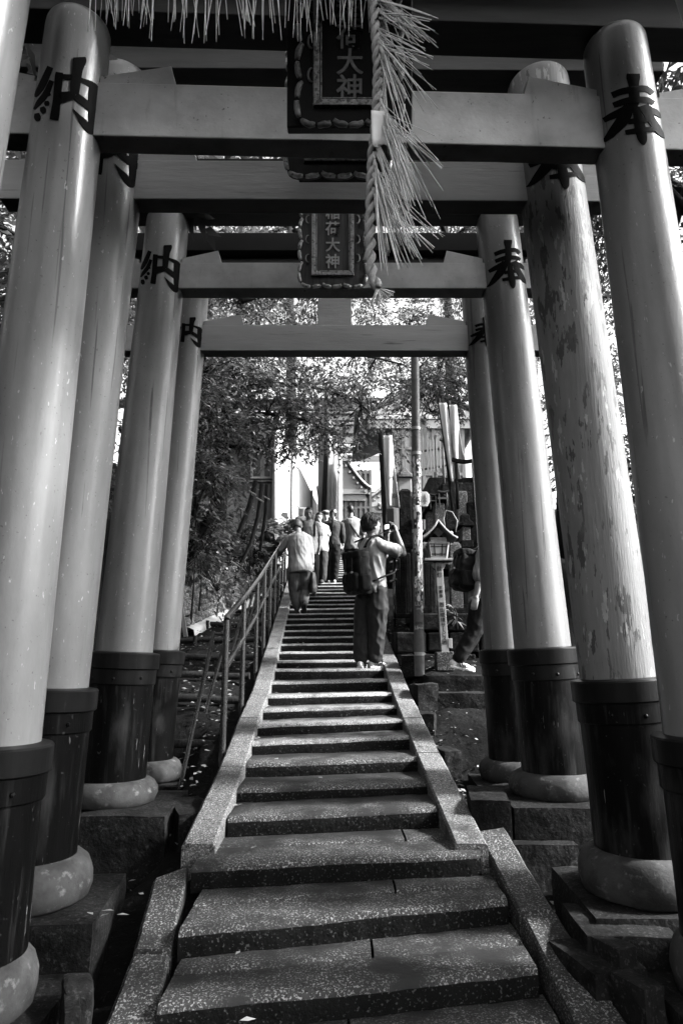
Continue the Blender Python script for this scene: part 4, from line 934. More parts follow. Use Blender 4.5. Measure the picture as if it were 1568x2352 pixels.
# shrine hall at the far right, bright gabled roofs
YB = 28.0
def shrine_hall(label, x0, x1, yw0, yw1, Y, ridge_px, eave_px, depth, walls, crest=False):
    a = at(x0, yw1, Y); b = at(x1, yw0, Y); root = thing('shrine_hall', label, 'building', ((a.x + b.x) / 2, Y, a.z - 1))
    mb = MB(); mb.box(((a.x + b.x) / 2, Y + depth / 2, (a.z - 1 + b.z) / 2), (b.x - a.x, depth, b.z - a.z + 1)); mb.build('wall', M[walls], root)
    e0 = at(*eave_px[0], Y - .2); e1 = at(*eave_px[1], Y - .2); rz_ = at(*ridge_px, Y).z; hw = (e1.x - e0.x) / 2; cx = (e0.x + e1.x) / 2
    mb = MB()
    for s in (-1, 1):
        P = []
        for i in range(9):
            t = i / 8; P.append([Vector((cx + s * hw * t, Y - .2 + depth * q, rz_ + (min(e0.z, e1.z) - rz_) * (1 - (1 - t) ** 1.5))) for q in (0, 1.1)])
        mb.grid(P)
    o = mb.build('roof', M['tile_pale'], root, smooth=True); sm = o.modifiers.new('t', 'SOLIDIFY'); sm.thickness = .10; sm.offset = 1
    mb = MB(); zl_ = min(e0.z, e1.z); mb.prism([(-hw * .8, zl_ - .5), (hw * .8, zl_ - .5)] + [(hw * t, rz_ - .12 + (zl_ - rz_) * (1 - (1 - abs(t)) ** 1.5)) for t in np.linspace(.8, -.8, 13)], (cx, Y - .1, 0), (1, 0, 0), (0, 0, 1), (0, 1, 0), .2); mb.build('gable_wall', M[walls], root)
    mb = MB()
    for i in range(14):
        x = e0.x + (e1.x - e0.x) * (i + .5) / 14; t = abs(x - cx) / hw; z = rz_ + (min(e0.z, e1.z) - rz_) * (1 - (1 - t) ** 1.5); mb.box((x, Y - .1, z - .24), (.07, .2, .09))
    o = mb.build('rafters', M['render_pale'], root); o['kind'] = 'stuff'
    mb = MB(); z = min(e0.z, e1.z) - .12; mb.box((cx, Y - .08, z), (hw * 1.75, .14, .2)); mb.build('gable_beam', M['render_pale'], root)
    mb = MB(); nb = 7
    for i in range(nb + 1): mb.box((a.x + (b.x - a.x) * i / nb, Y - .03, (a.z - 1 + b.z) / 2), (.10, .06, b.z - a.z + 1))
    for q in (.28, .62, .95): mb.box(((a.x + b.x) / 2, Y - .034, a.z + (b.z - a.z) * q), (b.x - a.x, .05, .09))
    o = mb.build('timber_frame', M['wood_grey'], root); o['kind'] = 'stuff'
    if crest:
        mb = MB(); q = at(*crest, Y - .2); mb.ball(q, (.16, .05, .18), 14, 10)
        for a_ in range(5): mb.ball(q + Vector((.16 * math.cos(a_ * 1.25), 0, .16 * math.sin(a_ * 1.25))), (.08, .04, .08), 10, 8)
        mb.build('crest', M['white_wall'], root, smooth=True)
    return root
shrine_hall('bright gabled hall at the top behind the walkers', 772, 850, 1080, 1200, YB, (790, 1052), ((728, 1108), (852, 1122)), 4, 'white_wall')
shrine_hall('bright low hall with a dark gable and white crest beyond the walkers', 840, 960, 1130, 1200, YB + 3, (890, 1108), ((826, 1150), (962, 1152)), 4, 'render_pale', (878, 1162))
r_ = shrine_hall('shrine hall half hidden by leaves, its dark eave above the banners', 905, 1060, 965, 1140, 19.5, (960, 880), ((815, 944), (1120, 944)), 5, 'white_wall')
# ------------------------------------------------------------------ stickered utility pole
yp = 7.55; pb = at(963, 1540, yp); ptop = at(952, 800, yp); gz = pb.z - .06
root = thing('utility_pole', 'slim grey pole plastered with stickers right of the stairs', 'pole', (pb.x, yp, gz))
pax = lambda z: Vector((pb.x + (ptop.x - pb.x) * (z - pb.z) / (ptop.z - pb.z), yp, z))
mb = MB(); mb.tube([pax(gz), pax(pb.z + 1.5), pax(ptop.z)], [.055, .052, .048], 24); mb.build('shaft', M['pole'], root, auto=40)
for y in (985, 1042, 1140, 1220, 1502):
    z = at(958, y, yp).z; mb = MB(); mb.tube([pax(z - .018), pax(z + .018)], .0565, 24); mb.ball(pax(z) + Vector((.058, -.01, 0)), .012, 8, 6); mb.build('clamp', M['metal_light'], root, auto=40)
rs = random.Random(5)
SM = ['st_white', 'st_white', 'st_white', 'st_light', 'st_mid', 'st_black']
def patch(zc_, ac, wz_, wa, kind, lift, m, par):
    pts = []
    if kind == 'rect': pts = [(-1, -1), (1, -1), (1, 1), (-1, 1)]
    elif kind == 'oval': pts = [(math.cos(t), math.sin(t)) for t in np.linspace(0, 2 * math.pi, 20)[:-1]]
    else: pts = [(math.cos(t) * (1 + .25 * math.sin(3 * t + zc_ * 40)), math.sin(t) * (1 + .2 * math.cos(2 * t + zc_ * 31))) for t in np.linspace(0, 2 * math.pi, 22)[:-1]]
    mb = MB(); vs = [];
    rings = 4
    for q in range(rings + 1):
        k = q / rings
        for x, y in pts:
            z = zc_ + y * wz_ * k; a = ac + x * wa * k; c = pax(z); rr = .0530 + lift; vs.append((c.x + math.sin(a) * rr, c.y - math.cos(a) * rr, z))
    n = len(pts); mb.add(vs, [(q * n + j, q * n + (j + 1) % n, (q + 1) * n + (j + 1) % n, (q + 1) * n + j) for q in range(rings) for j in range(n)])
    return mb.build('sticker' if par is root else 'print', M[m], par, smooth=True)
for col, y in ((-.62, 1050), (.05, 1056), (.66, 1052)):
    while y < 1445:
        h = rs.choice([5, 6, 7, 8, 9, 11]); ac = col + rs.uniform(-.12, .12); wa = rs.uniform(.26, .40); wz_ = h / 206; z = at(958, y + h, yp).z; kd = rs.choice(['rect', 'rect', 'oval', 'oval', 'blob'])
        if (y > 1270 and rs.random() < .30) or (y > 1380 and rs.random() < .5): y += h * 2.2; continue
        m = rs.choice(SM); lf = .0012 + .0007 * rs.randrange(5); s_ = patch(z, ac, wz_, wa, kd, lf, m, root)
        if rs.random() < .75: patch(z + rs.uniform(-.3, .3) * wz_, ac + rs.uniform(-.3, .3) * wa, wz_ * rs.uniform(.2, .45), wa * rs.uniform(.2, .45), rs.choice(['rect', 'oval', 'blob']), lf + .0035, 'st_black' if m != 'st_black' else 'st_white', s_)
        y += h * rs.uniform(1.7, 2.1)
def pole_text(body, ypx, size, m):
    z = at(958, ypx, yp).z; me = text_mesh(body, size, .0005, .0008); c = pax(z); l = wloc(root)
    for v in me.vertices:
        a = v.co.x / .0575; v.co = Vector((c.x + math.sin(a) * .0575, c.y - math.cos(a) * .0575, z + v.co.y)) - l
    me.materials.clear(); me.materials.append(M[m]); o = bpy.data.objects.new('lettering', me); COL.objects.link(o); o.parent = root
for b_, y_, s_, m_ in (('LUS', 1388, .060, 'st_white'), ('1993', 1400, .034, 'st_white'), ('EXPO', 1432, .034, 'st_black'), ('JAPAN', 1443, .028, 'st_white')): pole_text(b_, y_, s_, m_)
# hexagonal lamp plate on the pole
c = at(974, 1147, yp - .02); root = thing('hexagonal_sign', 'white six sided plate with a dark tree emblem fixed to the stickered pole', 'sign', c)
mb = MB(); hx = [(-.055, -.085), (.03, -.085), (.058, -.03), (.058, .05), (.03, .085), (-.055, .085)]; mb.prism(hx, c + Vector((0, .02, 0)), (1, 0, 0), (0, 0, 1), (0, -1, 0), .04); mb.build('plate', M['st_white'], root, bevel=.004)
mb = MB(); mb.prism([(-.004, -.06), (.010, -.06), (.010, -.03), (.026, -.035), (.016, -.005), (.022, 0), (.012, .03), (.003, .062), (-.006, .03), (-.016, 0), (-.010, -.005), (-.020, -.035), (-.004, -.03)], c + Vector((0, -.021, 0)), (1, 0, 0), (0, 0, 1), (0, -1, 0), .003); mb.build('emblem', M['st_mid'], root)
# ------------------------------------------------------------------ wooden lantern on its post
YL_ = 7.9; lb = at(1020, 1535, YL_); S = .98
root = thing('wooden_lantern', 'wooden lantern with a curved gable roof on an inscribed post with a stone base', 'lantern', (lb.x, YL_, lb.z))
k = (at(1000, 1300, YL_).z - at(1000, 1500, YL_).z) / 200; X = lambda x: at(x, 1400, YL_).x; Z = lambda y: at(1005, y, YL_).z
mb = MB(); mb.box((lb.x, YL_, (Z(1497) + Z(1540)) / 2), (X(1040) - X(1000), .2, Z(1497) - Z(1540)), None, 0, .006); mb.build('stone_base', M['granite'], root, bevel=.008)
mb = MB(); mb.tube([(X(1018), YL_, Z(1500)), (X(1010), YL_, Z(1292))], (.060, .060), 4); 
po = MB(); w_ = .042
vs = []
for xx, zz_ in ((X(1018), Z(1500)), (X(1009), Z(1292))):
    for sx, sy in ((-1, -1), (1, -1), (1, 1), (-1, 1)): vs.append((xx + sx * w_, YL_ + sy * w_, zz_))
po.add(vs, [(3, 2, 1, 0), (4, 5, 6, 7), (0, 1, 5, 4), (1, 2, 6, 5), (2, 3, 7, 6), (3, 0, 4, 7)]); post = po.build('post', M['wood_light'], root, bevel=.004)
def pt(y): t = (y - 1292) / (1500 - 1292); return Vector((X(1009) + (X(1018) - X(1009)) * t, YL_ - w_ - .001, Z(y)))
for ch, y in zip('献灯三郷市西山環境サｌビス㈱', [1314, 1329, 1359, 1369, 1379, 1400, 1413, 1425, 1437, 1449, 1460, 1471, 1481, 1491]):
    y = 1308 + (y - 1314) * .955
    place_text('lettering', ch, .062 if y < 1335 else (.042 if y < 1390 else .056), pt(y), (1, 0, 0), (0, 0, 1), (0, -1, 0), M['ink'], post, .0006, .0006)
mb = MB(); mb.box((X(1009), YL_, Z(1288)), (X(1042) - X(974), .26, .028)); mb.build('platform', M['wood_light'], root, bevel=.004)
for s in (-1, 1):
    mb = MB(); mb.prism([(.02, 0), (.14, .06), (.175, .05), (.165, .02), (.12, -.005), (.09, .01), (.06, -.05), (.02, -.07)], (X(1009), YL_ - .03, Z(1297)), (s, 0, 0), (0, 0, 1), (0, 1, 0), .06); mb.build('bracket', M['wood_light'], root, bevel=.003)
hb = Z(1248) - Z(1286); z0_ = Z(1286); cx = X(1008)
mb = MB()
for sx in (-1, 1):
    for sy in (-1, 1): mb.tube([(cx + sx * .085, YL_ + sy * .085, z0_), (cx + sx * .112, YL_ + sy * .112, z0_ + hb)], .015, 4)
for z_, w2 in ((z0_ + .02, .088), (z0_ + hb - .012, .11)):
    for s in (-1, 1): mb.box((cx, YL_ + s * w2, z_), (w2 * 2, .022, .024)); mb.box((cx + s * w2, YL_, z_), (.022, w2 * 2, .024))
fr = mb.build('lamp_frame', M['wood_light'], root)
mb = MB(); mb.lathe([(.10, .01), (.13, hb - .01)], (cx, YL_, z0_), (0, 0, 1), 4)
mb2 = MB(); w0, w1 = .078, .10
vs = [(cx + sx * w_, YL_ + sy * w_, z_) for z_, w_ in ((z0_ + .012, w0), (z0_ + hb - .012, w1)) for sx, sy in ((-1, -1), (1, -1), (1, 1), (-1, 1))]
mb2.add(vs, [(3, 2, 1, 0), (4, 5, 6, 7), (0, 1, 5, 4), (1, 2, 6, 5), (2, 3, 7, 6), (3, 0, 4, 7)]); mb2.build('paper_panel', M['paper_lit'], root)
mb = MB()
for t in (.28, .72):
    mb.tube([(cx + (t - .5) * 2 * .085, YL_ - .084, z0_ + .015), (cx + (t - .5) * 2 * .108, YL_ - .105, z0_ + hb - .015)], .005, 4)
    z_ = z0_ + hb * t; w2 = .082 + .025 * t; mb.box((cx, YL_ - w2 - .004, z_), (w2 * 2, .008, .010))
mb.build('lattice', M['ink'], fr)
mb = MB(); mb.box((cx, YL_, Z(1243)), (.19, .2, .06)); mb.build('neck', M['wood_light'], root, bevel=.004)
P = []
hw = (X(1050) - X(966)) / 2
for i in range(17):
    t = i / 8 - 1; a_ = abs(t); zz_ = Z(1203) - (Z(1203) - Z(1246)) * (a_ ** .72) + .03 * max(0, a_ - .75) * 2
    P.append([Vector((cx + t * hw, YL_ - .17 + q, zz_)) for q in (0, .34)])
mb = MB(); mb.grid(P); o = mb.build('roof', M['wood_light'], root, auto=60); sm = o.modifiers.new('t', 'SOLIDIFY'); sm.thickness = .024; sm.offset = 1
mb = MB(); mb.prism([(-.06, 0), (-.02, .02), (0, .06), (.02, .02), (.06, 0), (.025, -.03), (0, -.06), (-.025, -.03)], (cx, YL_ - .15, Z(1228)), (1, 0, 0), (0, 0, 1), (0, 1, 0), .012); mb.build('pendant', M['ink'], root)
mb = MB(); mb.box((X(1030), YL_ - .02, Z(1478)), (.045, .05, .11)); mb.build('switch_box', M['wood_light'], root, bevel=.004)
mb = MB(); mb.tube([at(x, y, YL_ + .1) for x, y in ((1023, 1215), (1018, 1192), (1024, 1172), (1038, 1176), (1050, 1196), (1046, 1222))], .006, 6); mb.ball(at(1036, 1224, YL_ + .05), .022, 10, 8); mb.build('cable', M['metal_light'], root, smooth=True)
# ------------------------------------------------------------------ stone wall, fence posts, monuments and altars on the right terrace
root = thing('stone_wall', 'dark rubble wall behind the wooden lantern', 'wall', at(1040, 1545, 8.45))
mb = MB(); ycur = 1410
rr_ = random.Random(11)
rot0 = Matrix.Identity(3)
for ys0, ys1 in ((1408, 1450), (1450, 1500), (1500, 1556)):
    x = 905 + rr_.uniform(-10, 10) if ys0 > 1440 else 960
    while x < 1180:
        wd = rr_.uniform(38, 80); a = at(x + 1.5, ys0 + 1.5, 8.4); b = at(x + wd - 1.5, ys1 - 1.5, 8.4); mb.box(((a.x + b.x) / 2, 8.4 + .25 + rr_.uniform(-.03, .03), (a.z + b.z) / 2), (b.x - a.x, .5, a.z - b.z), None, 0, .012); x += wd
mb.build('masonry', M['block'], root, bevel=.02)
mb = MB(); a = at(950, 1412, 8.48); b = at(1185, 1560, 8.48); mb.box(((a.x + b.x) / 2, 8.8, (a.z + b.z) / 2), (b.x - a.x, .5, a.z - b.z)); mb.build('fill', M['soil'], root)
def stone_post(label, x, yt, yb, Y, w, m='block', grp='stone fence posts behind the stickered pole', top='pyr', name='stone_post', cat='stone post', d=None):
    a = at(x, yt, Y); b = at(x, yb, Y); root = thing(name, label, cat, (a.x, Y, b.z), grp); d = d or w
    mb = MB(); h = w / 2; vs = [(a.x + sx * h * k, Y + sy * d / 2 * k, z) for z, k in ((b.z, 1.05), (a.z - w * .25, 1.0), (a.z, .55 if top == 'pyr' else .92)) for sx, sy in ((-1, -1), (1, -1), (1, 1), (-1, 1))]
    mb.add(vs, [(3, 2, 1, 0), (8, 9, 10, 11)] + [(i + 4 * q, (i + 1) % 4 + 4 * q, (i + 1) % 4 + 4 * q + 4, i + 4 * q + 4) for q in (0, 1) for i in range(4)])
    mb.build('shaft', M[m], root, bevel=.008)
    mb = MB(); mb.box((a.x, Y, b.z + .03), (w * 1.4, d * 1.4, .06)); mb.build('plinth', M['block'], root, bevel=.006)
    return root
ords = ['first', 'second', 'third', 'fourth', 'fifth', 'sixth', 'seventh', 'eighth', 'ninth']
for i, x in enumerate((913, 924, 936, 948, 978, 990)): stone_post(ords[i] + ' from the left of the low dark stone posts behind the stickered pole', x, 1282 - i * 6, 1420, 9.2 - .1 * i, .062)
for i, (x, yt, yb, Y, w, m, nm) in enumerate([(929, 1124, 1260, 10.4, .17, 'block', 'tall square stone pillar left of the stickered pole'), (945, 1140, 1265, 10.9, .12, 'block', 'slimmer dark stone pillar just left of the stickered pole'), (893, 1165, 1270, 10.9, .15, 'roof_black', 'black square pillar beneath the left banner'),
        (1043, 1246, 1410, 9.0, .15, 'stone', 'speckled granite pillar right of the wooden lantern'), (974, 1246, 1410, 9.05, .10, 'stone', 'granite pillar between the stickered pole and the lantern'), (1066, 1180, 1400, 9.5, .12, 'block', 'tall granite pillar by the right gate pillars'), (1082, 1150, 1400, 9.8, .14, 'block', 'dark pillar nearest the right gate pillars'),
        (1058, 1130, 1290, 10.3, .16, 'stone', 'weathered inscribed stone above the lantern'), (1000, 1140, 1230, 10.6, .30, 'block', 'broad weathered stone tablet above the lantern roof'), (1028, 1110, 1220, 11.4, .22, 'block', 'dark stone tablet under the little gate beam')]):
    stone_post(nm, x, yt, yb, Y, w, m, 'stone pillars and tablets of the terrace', 'flat' if i > 6 else 'pyr', 'stone_pillar', 'stone pillar')
# tiers carrying them
for nm, x0, x1, yt, yb, Y, d in [('lower stone tier above the rubble wall', 955, 1180, 1396, 1415, 8.75, 1.6), ('middle stone tier with altars behind the lantern', 975, 1190, 1222, 1300, 10.0, 1.0), ('upper stone tier beneath the white boards', 985, 1200, 1096, 1150, 11.3, 1.4), ('stone plinth beneath the left banner and pillars', 885, 960, 1258, 1330, 10.2, 1.0)]:
    pblk(nm, x0, x1, yt, yb, Y, d, 0, 'stone tiers of the right terrace', 'block', 'stone_tier')
def altar(label, x0, x1, yt, yb, Y):
    a = at(x0, yt, Y); b = at(x1, yb, Y); root = thing('stone_altar', label, 'altar', ((a.x + b.x) / 2, Y, b.z), 'small altars among the stones'); w_ = b.x - a.x
    mb = MB(); mb.box(((a.x + b.x) / 2, Y, (a.z + b.z) / 2 - .1 * w_), (w_ * .7, .25, (a.z - b.z) * .8)); mb.build('body', M['stone'], root, bevel=.01)
    mb = MB(); mb.prism([(-w_ * .65, 0), (w_ * .65, 0), (w_ * .55, .04), (0, .12), (-w_ * .55, .04)], ((a.x + b.x) / 2, Y - .2, a.z - .05), (1, 0, 0), (0, 0, 1), (0, 1, 0), .4); mb.build('cap', M['block'], root, bevel=.006)
    mb = MB(); mb.box(((a.x + b.x) / 2, Y - .02, b.z + .05), (w_ * .95, .34, .1)); mb.build('foot', M['block'], root, bevel=.008)
altar('stone altar just above the lantern roof', 990, 1024, 1148, 1232, 9.7); altar('small altar left of the granite pillar', 1052, 1082, 1205, 1262, 9.3); altar('dark altar behind the hexagonal plate', 975, 998, 1170, 1240, 10.1)
def mini_torii(label, x0, x1, yt, yb, Y, m):
    a = at(x0, yt, Y); b = at(x1, yt, Y); zb_ = at(x0, yb, Y).z; root = thing('small_torii', label, 'small torii', ((a.x + b.x) / 2, Y, zb_), 'small offering gates on the terrace'); w_ = b.x - a.x
    for t in (.16, .84):
        mb = MB(); x = a.x + w_ * t; mb.tube([(x, Y, zb_), (x, Y, a.z)], .10 * w_ * .6, 10); mb.build('post', M[m], root, smooth=True)
    mb = MB(); mb.box((a.x + w_ / 2, Y, a.z - .38 * (a.z - zb_)), (w_ * .9, .03, .12 * w_)); mb.build('tie_beam', M[m], root)
    mb = MB(); rows = []
    for i in range(9):
        t = i / 8; zc2 = a.z + .10 * w_ * (2 * t - 1) ** 2; rows.append([Vector((a.x + w_ * t, Y + d, zc2 + h)) for d, h in ((-.04, 0), (-.045, .12 * w_), (.045, .12 * w_), (.04, 0), (-.04, 0))])
    mb.grid(rows); mb.add(rows[0][:4], [(0, 1, 2, 3)]); mb.add(rows[-1][:4], [(3, 2, 1, 0)]); mb.build('top_beam', M[m], root)
mini_torii('larger weathered little gate beside the right gate pillars', 1038, 1095, 1064, 1170, 9.6, 'block'); mini_torii('little gate standing before the white boards', 1010, 1052, 1015, 1110, 11.2, 'wood_grey'); mini_torii('tiny gate leaning on the altar above the lantern', 985, 1003, 1138, 1170, 9.5, 'wood_grey'); mini_torii('tiny gate with pale tray right of the lantern roof', 1004, 1030, 1132, 1165, 9.45, 'wood_grey')
# white boards
for i, (x, yt, yb) in enumerate([(966, 1012, 1094), (972, 1006, 1092), (982, 1016, 1088), (989, 1012, 1086), (996, 1010, 1084), (1003, 1008, 1082), (1011, 1004, 1076), (1018, 1004, 1074), (1025, 1002, 1072)]):
    Y = 11.9 - .04 * i; a = at(x - 3.0, yt, Y); b = at(x + 3.0, yb, Y); mb = MB(); mb.box(((a.x + b.x) / 2, Y, (a.z + b.z) / 2), (b.x - a.x, .02, a.z - b.z)); mb.prism([(0, 0), ((b.x - a.x), 0), ((b.x - a.x) / 2, .03)], (a.x, Y - .01, a.z - .001), (1, 0, 0), (0, 0, 1), (0, 1, 0), .02)
    o = mb.build('white_board', M['board_white'], None); tag(o, ords[i] + ' from the left of the upright white boards behind the stone pillars', 'board', 'upright white boards')
Y = 12.0; a = at(962, 1022, Y); b = at(1030, 1010, Y); root = thing('board_rack', 'timber rack holding the row of white boards', 'rack', at(1000, 1096, Y))
for y in (1030, 1072):
    mb = MB(); p, q = at(962, y + 6, Y), at(1032, y - 6, Y - .3); mb.tube([p + Vector((0, .05, 0)), q + Vector((0, .05, 0))], .02, 6); mb.build('rail', M['wood_grey'], root)
for x in (963, 1000, 1031): mb = MB(); mb.tube([at(x, 1100, Y), at(x, 1000, Y)], .03, 6); mb.build('rack_post', M['wood_grey'], root)
for i, (x, yt, yb) in enumerate([(968, 962, 1008), (976, 958, 1006), (1052, 945, 985)]):
    Y = 13.6; a = at(x - 4, yt, Y); b = at(x + 4, yb, Y); mb = MB(); mb.box(((a.x + b.x) / 2, Y, (a.z + b.z) / 2 - .4), (b.x - a.x, .02, a.z - b.z + .8)); o = mb.build('white_board', M['board_white'], None); tag(o, ['upper white board nearest the stickered pole', 'upper white board beside the leaning banner', 'upper white board high by the right gate pillars'][i], 'board', 'upright white boards')
# banners on poles
def banner(label, path, w0, w1, Y, pole, txt=None, m='cloth_white'):
    root = thing('banner', label, 'banner', at(*pole[-1], Y), 'tall cloth banners')
    mb = MB(); mb.tube([at(*p, Y + .03) for p in pole], .022, 8); mb.build('pole', M['bark'], root, smooth=True)
    mb = MB(); rows = []; n = 28
    for i in range(n + 1):
        t = i / n; q = t * (len(path) - 1); j = min(int(q), len(path) - 2); f = q - j; x = path[j][0] * (1 - f) + path[j + 1][0] * f; y = path[j][1] * (1 - f) + path[j + 1][1] * f; w_ = w0 + (w1 - w0) * t
        rows.append([at(x + w_ * u, y + 6 * u * t, Y - .05 + .045 * math.sin(u * 7 + t * 4) * (.4 + t)) for u in np.linspace(0, 1, 9)])
    mb.grid(rows); o = mb.build('cloth', M[m], root, smooth=True); sm = o.modifiers.new('t', 'SOLIDIFY'); sm.thickness = .003
    if txt:
        for ch, x, y, s_ in txt: place_text('lettering', ch, s_, at(x, y, Y - .11), (1, 0, -.15), (.15, 0, 1), (0, -1, 0), M['ink'], o, .0006, .001)
banner('left white banner with brushed characters, leaning beside the thin dark trunk', [(880, 1000), (883, 1060), (887, 1110), (892, 1162)], 20, 26, 10.2, [(876, 990), (880, 1060), (884, 1150), (886, 1262)], [('奉', 899, 1100, .085), ('納', 907, 1140, .085)])
banner('middle narrow banner hanging twisted before the white boards', [(1008, 925), (1016, 985), (1024, 1040), (1035, 1105)], 17, 25, 9.9, [(1007, 915), (1016, 985), (1026, 1060), (1040, 1180)])
banner('right broad banner beside the gate pillars', [(1031, 930), (1034, 980), (1038, 1030), (1045, 1060)], 17, 27, 9.9, [(1030, 920), (1036, 990), (1043, 1060), (1052, 1150)])
# pale stone lantern far behind
Y = 13.5; a = at(929, 1128, Y); root = thing('stone_lantern', 'bright stone lantern with a tiled cap behind the left banner', 'lantern', a)
mb = MB(); mb.box(a + Vector((0, 0, .10)), (.26, .26, .3)); mb.build('light_box', M['white_wall'], root, bevel=.01)
mb = MB(); mb.lathe([(.26, 0), (.24, .05), (.10, .16), (.03, .24)], a + Vector((0, 0, .25)), (0, 0, 1), 6); mb.build('cap', M['stone'], root)
mb = MB(); mb.tube([a + Vector((0, 0, -1.2)), a + Vector((0, 0, -.05))], .09, 10); mb.build('shaft', M['stone'], root, smooth=True)
# thin dark trunks, props
for nm, pth, r, Y in [('thickest dark prop pole leaning left beneath the broadleaf tree', [(588, 1105), (572, 1165), (545, 1232), (527, 1262)], .05, 11.4), ('middle dark prop pole leaning beneath the broadleaf tree', [(602, 1112), (592, 1190), (575, 1250), (543, 1315)], .042, 11.6), ('right upright prop pole beneath the broadleaf tree', [(613, 1112), (610, 1180), (600, 1246)], .038, 12.2)]:
    e = at(*pth[-1], Y); root = thing('support_pole', nm, 'pole', e, 'prop poles tied under the tree'); mb = MB(); P_ = [at(*p, Y) for p in pth]; P_.append(P_[-1] + Vector((-.05, 0, -.35))); mb.tube(P_, [r * (1 - .1 * i) for i in range(len(P_))], 9); mb.build('shaft', M['bark'], root, smooth=True)
    mb = MB(); q = at(*[(p0_ + p1_) / 2 for p0_, p1_ in zip(pth[0], pth[1])], Y); mb.tube([q + Vector((-.06, -.05, .05)), q + Vector((.07, -.06, -.03))], .014, 6); mb.build('tie', M['rope'], root)
a = at(610, 1290, 12.9); c_ = a; o = block('dark stone box between the cobble wall and the handrail', (c_.x, 13.0, a.z - .1), (.5, .45, .75), .2, 'block', None, 'stone_box')
e = at(743, 1195, 22.1); root = thing('thin_trunk', 'thin dark trunk rising between the house wall and the far gates', 'tree trunk', e); mb = MB(); mb.tube([at(x, y, 22.1) for x, y in ((741, 1260), (744, 1150), (748, 1060), (750, 960), (748, 880))], [.08, .08, .075, .07, .06], 9); mb.build('trunk', M['bark'], root, smooth=True)
e = at(881, 1262, 11.6); root = thing('thin_trunk', 'thin dark trunk left of the leaning banner', 'tree trunk', e); mb = MB(); mb.tube([at(x, y, 11.6) for x, y in ((890, 1290), (885, 1200), (879, 1080), (875, 1020), (873, 985))], [.06, .058, .055, .05, .04], 9); mb.build('trunk', M['bark'], root, smooth=True)
# right hand pipe rail beside the terrace
root = thing('pipe_rail', 'dark pipe rail between the photographer and the stone posts', 'railing', at(905, 1330, 9.0))
for q in range(3):
    mb = MB(); mb.tube([at(895, 1292 + q * 22, 9.0), at(925, 1285 + q * 20, 9.4), at(962, 1262 + q * 18, 10.4)], .016, 8); mb.build('rail', M['metal_rail'], root, smooth=True)
for x, yt, yb, Y in ((905, 1285, 1440, 9.1), (948, 1262, 1400, 10.0)): mb = MB(); mb.tube([at(x, yb, Y), at(x, yt, Y)], .02, 8); mb.build('rail_post', M['metal_rail'], root, smooth=True)
# pale strap leaved plant on the wall
c = px(1048, 1416, 8.3); tree('strap_leaf_plant', 'drooping strap leaved plant growing from the rubble wall by the walker', 'plant', (c[0], 8.3, c[2] - .15), [(c[0], 8.3, c[2] - .15), (c[0], 8.28, c[2])], .012, [], [(c, (.04, .04, .04), 5)], .11, ('leaf_light', 'leaf_light'), None, per=5, spl=.12, wid=.25)
# ------------------------------------------------------------------ people: one continuous body each, clothes, hair and shoes as parts
def solid(name, mb, m, parent, voxel=.008, smooth=4, wr=0.0, wscale=14.0, stretch=(1, 1, .45), seed=0, mask=None):
    me = bpy.data.meshes.new('tmp'); me.from_pydata([tuple(v) for v in mb.v], [], mb.f)
    bm = bmesh.new(); bm.from_mesh(me); bmesh.ops.remove_doubles(bm, verts=bm.verts, dist=1e-6); bmesh.ops.recalc_face_normals(bm, faces=bm.faces); bm.to_mesh(me); bm.free()
    ob = bpy.data.objects.new('tmp', me); COL.objects.link(ob)
    r = ob.modifiers.new('r', 'REMESH'); r.mode = 'VOXEL'; r.voxel_size = voxel
    if smooth: s_ = ob.modifiers.new('s', 'SMOOTH'); s_.factor = .5; s_.iterations = smooth
    dg = bpy.context.evaluated_depsgraph_get(); out = bpy.data.meshes.new_from_object(ob.evaluated_get(dg)); bpy.data.objects.remove(ob); bpy.data.meshes.remove(me)
    out.name = name; n = len(out.vertices)
    co = np.empty(n * 3); out.vertices.foreach_get('co', co); co = co.reshape(-1, 3)
    if wr:
        no = np.empty(n * 3); out.vertices.foreach_get('normal', no); no = no.reshape(-1, 3)
        d = np.array([(1 - abs(mnoise.noise(Vector((p[0] * stretch[0] * wscale + seed, p[1] * stretch[1] * wscale, (p[2] * stretch[2] + .35 * p[0]) * wscale)))) * 2.2) + .5 * mnoise.noise(Vector((p[0] * 5 + seed, p[1] * 5, p[2] * 5))) for p in co])
        co = co + no * (d * wr)[:, None]
    co = co - np.array(wloc(parent)); out.vertices.foreach_set('co', co.ravel()); out.polygons.foreach_set('use_smooth', [True] * len(out.polygons)); out.materials.clear(); out.materials.append(m); out.update()
    o = bpy.data.objects.new(name, out); COL.objects.link(o); o.parent = parent; return o
def limb(mb, pts, rs, n=12, sub=3):
    P = [Vector(p) for p in pts]; Q = []; Rr = []
    for i in range(len(P) - 1):
        for j in range(sub): t = j / sub; Q.append(P[i].lerp(P[i + 1], t)); Rr.append(rs[i] + (rs[i + 1] - rs[i]) * t)
    Q.append(P[-1]); Rr.append(rs[-1]); mb.tube(Q, Rr, n)
    for p, r in zip(P, rs): mb.ball(p, r * .99, 12, 8)
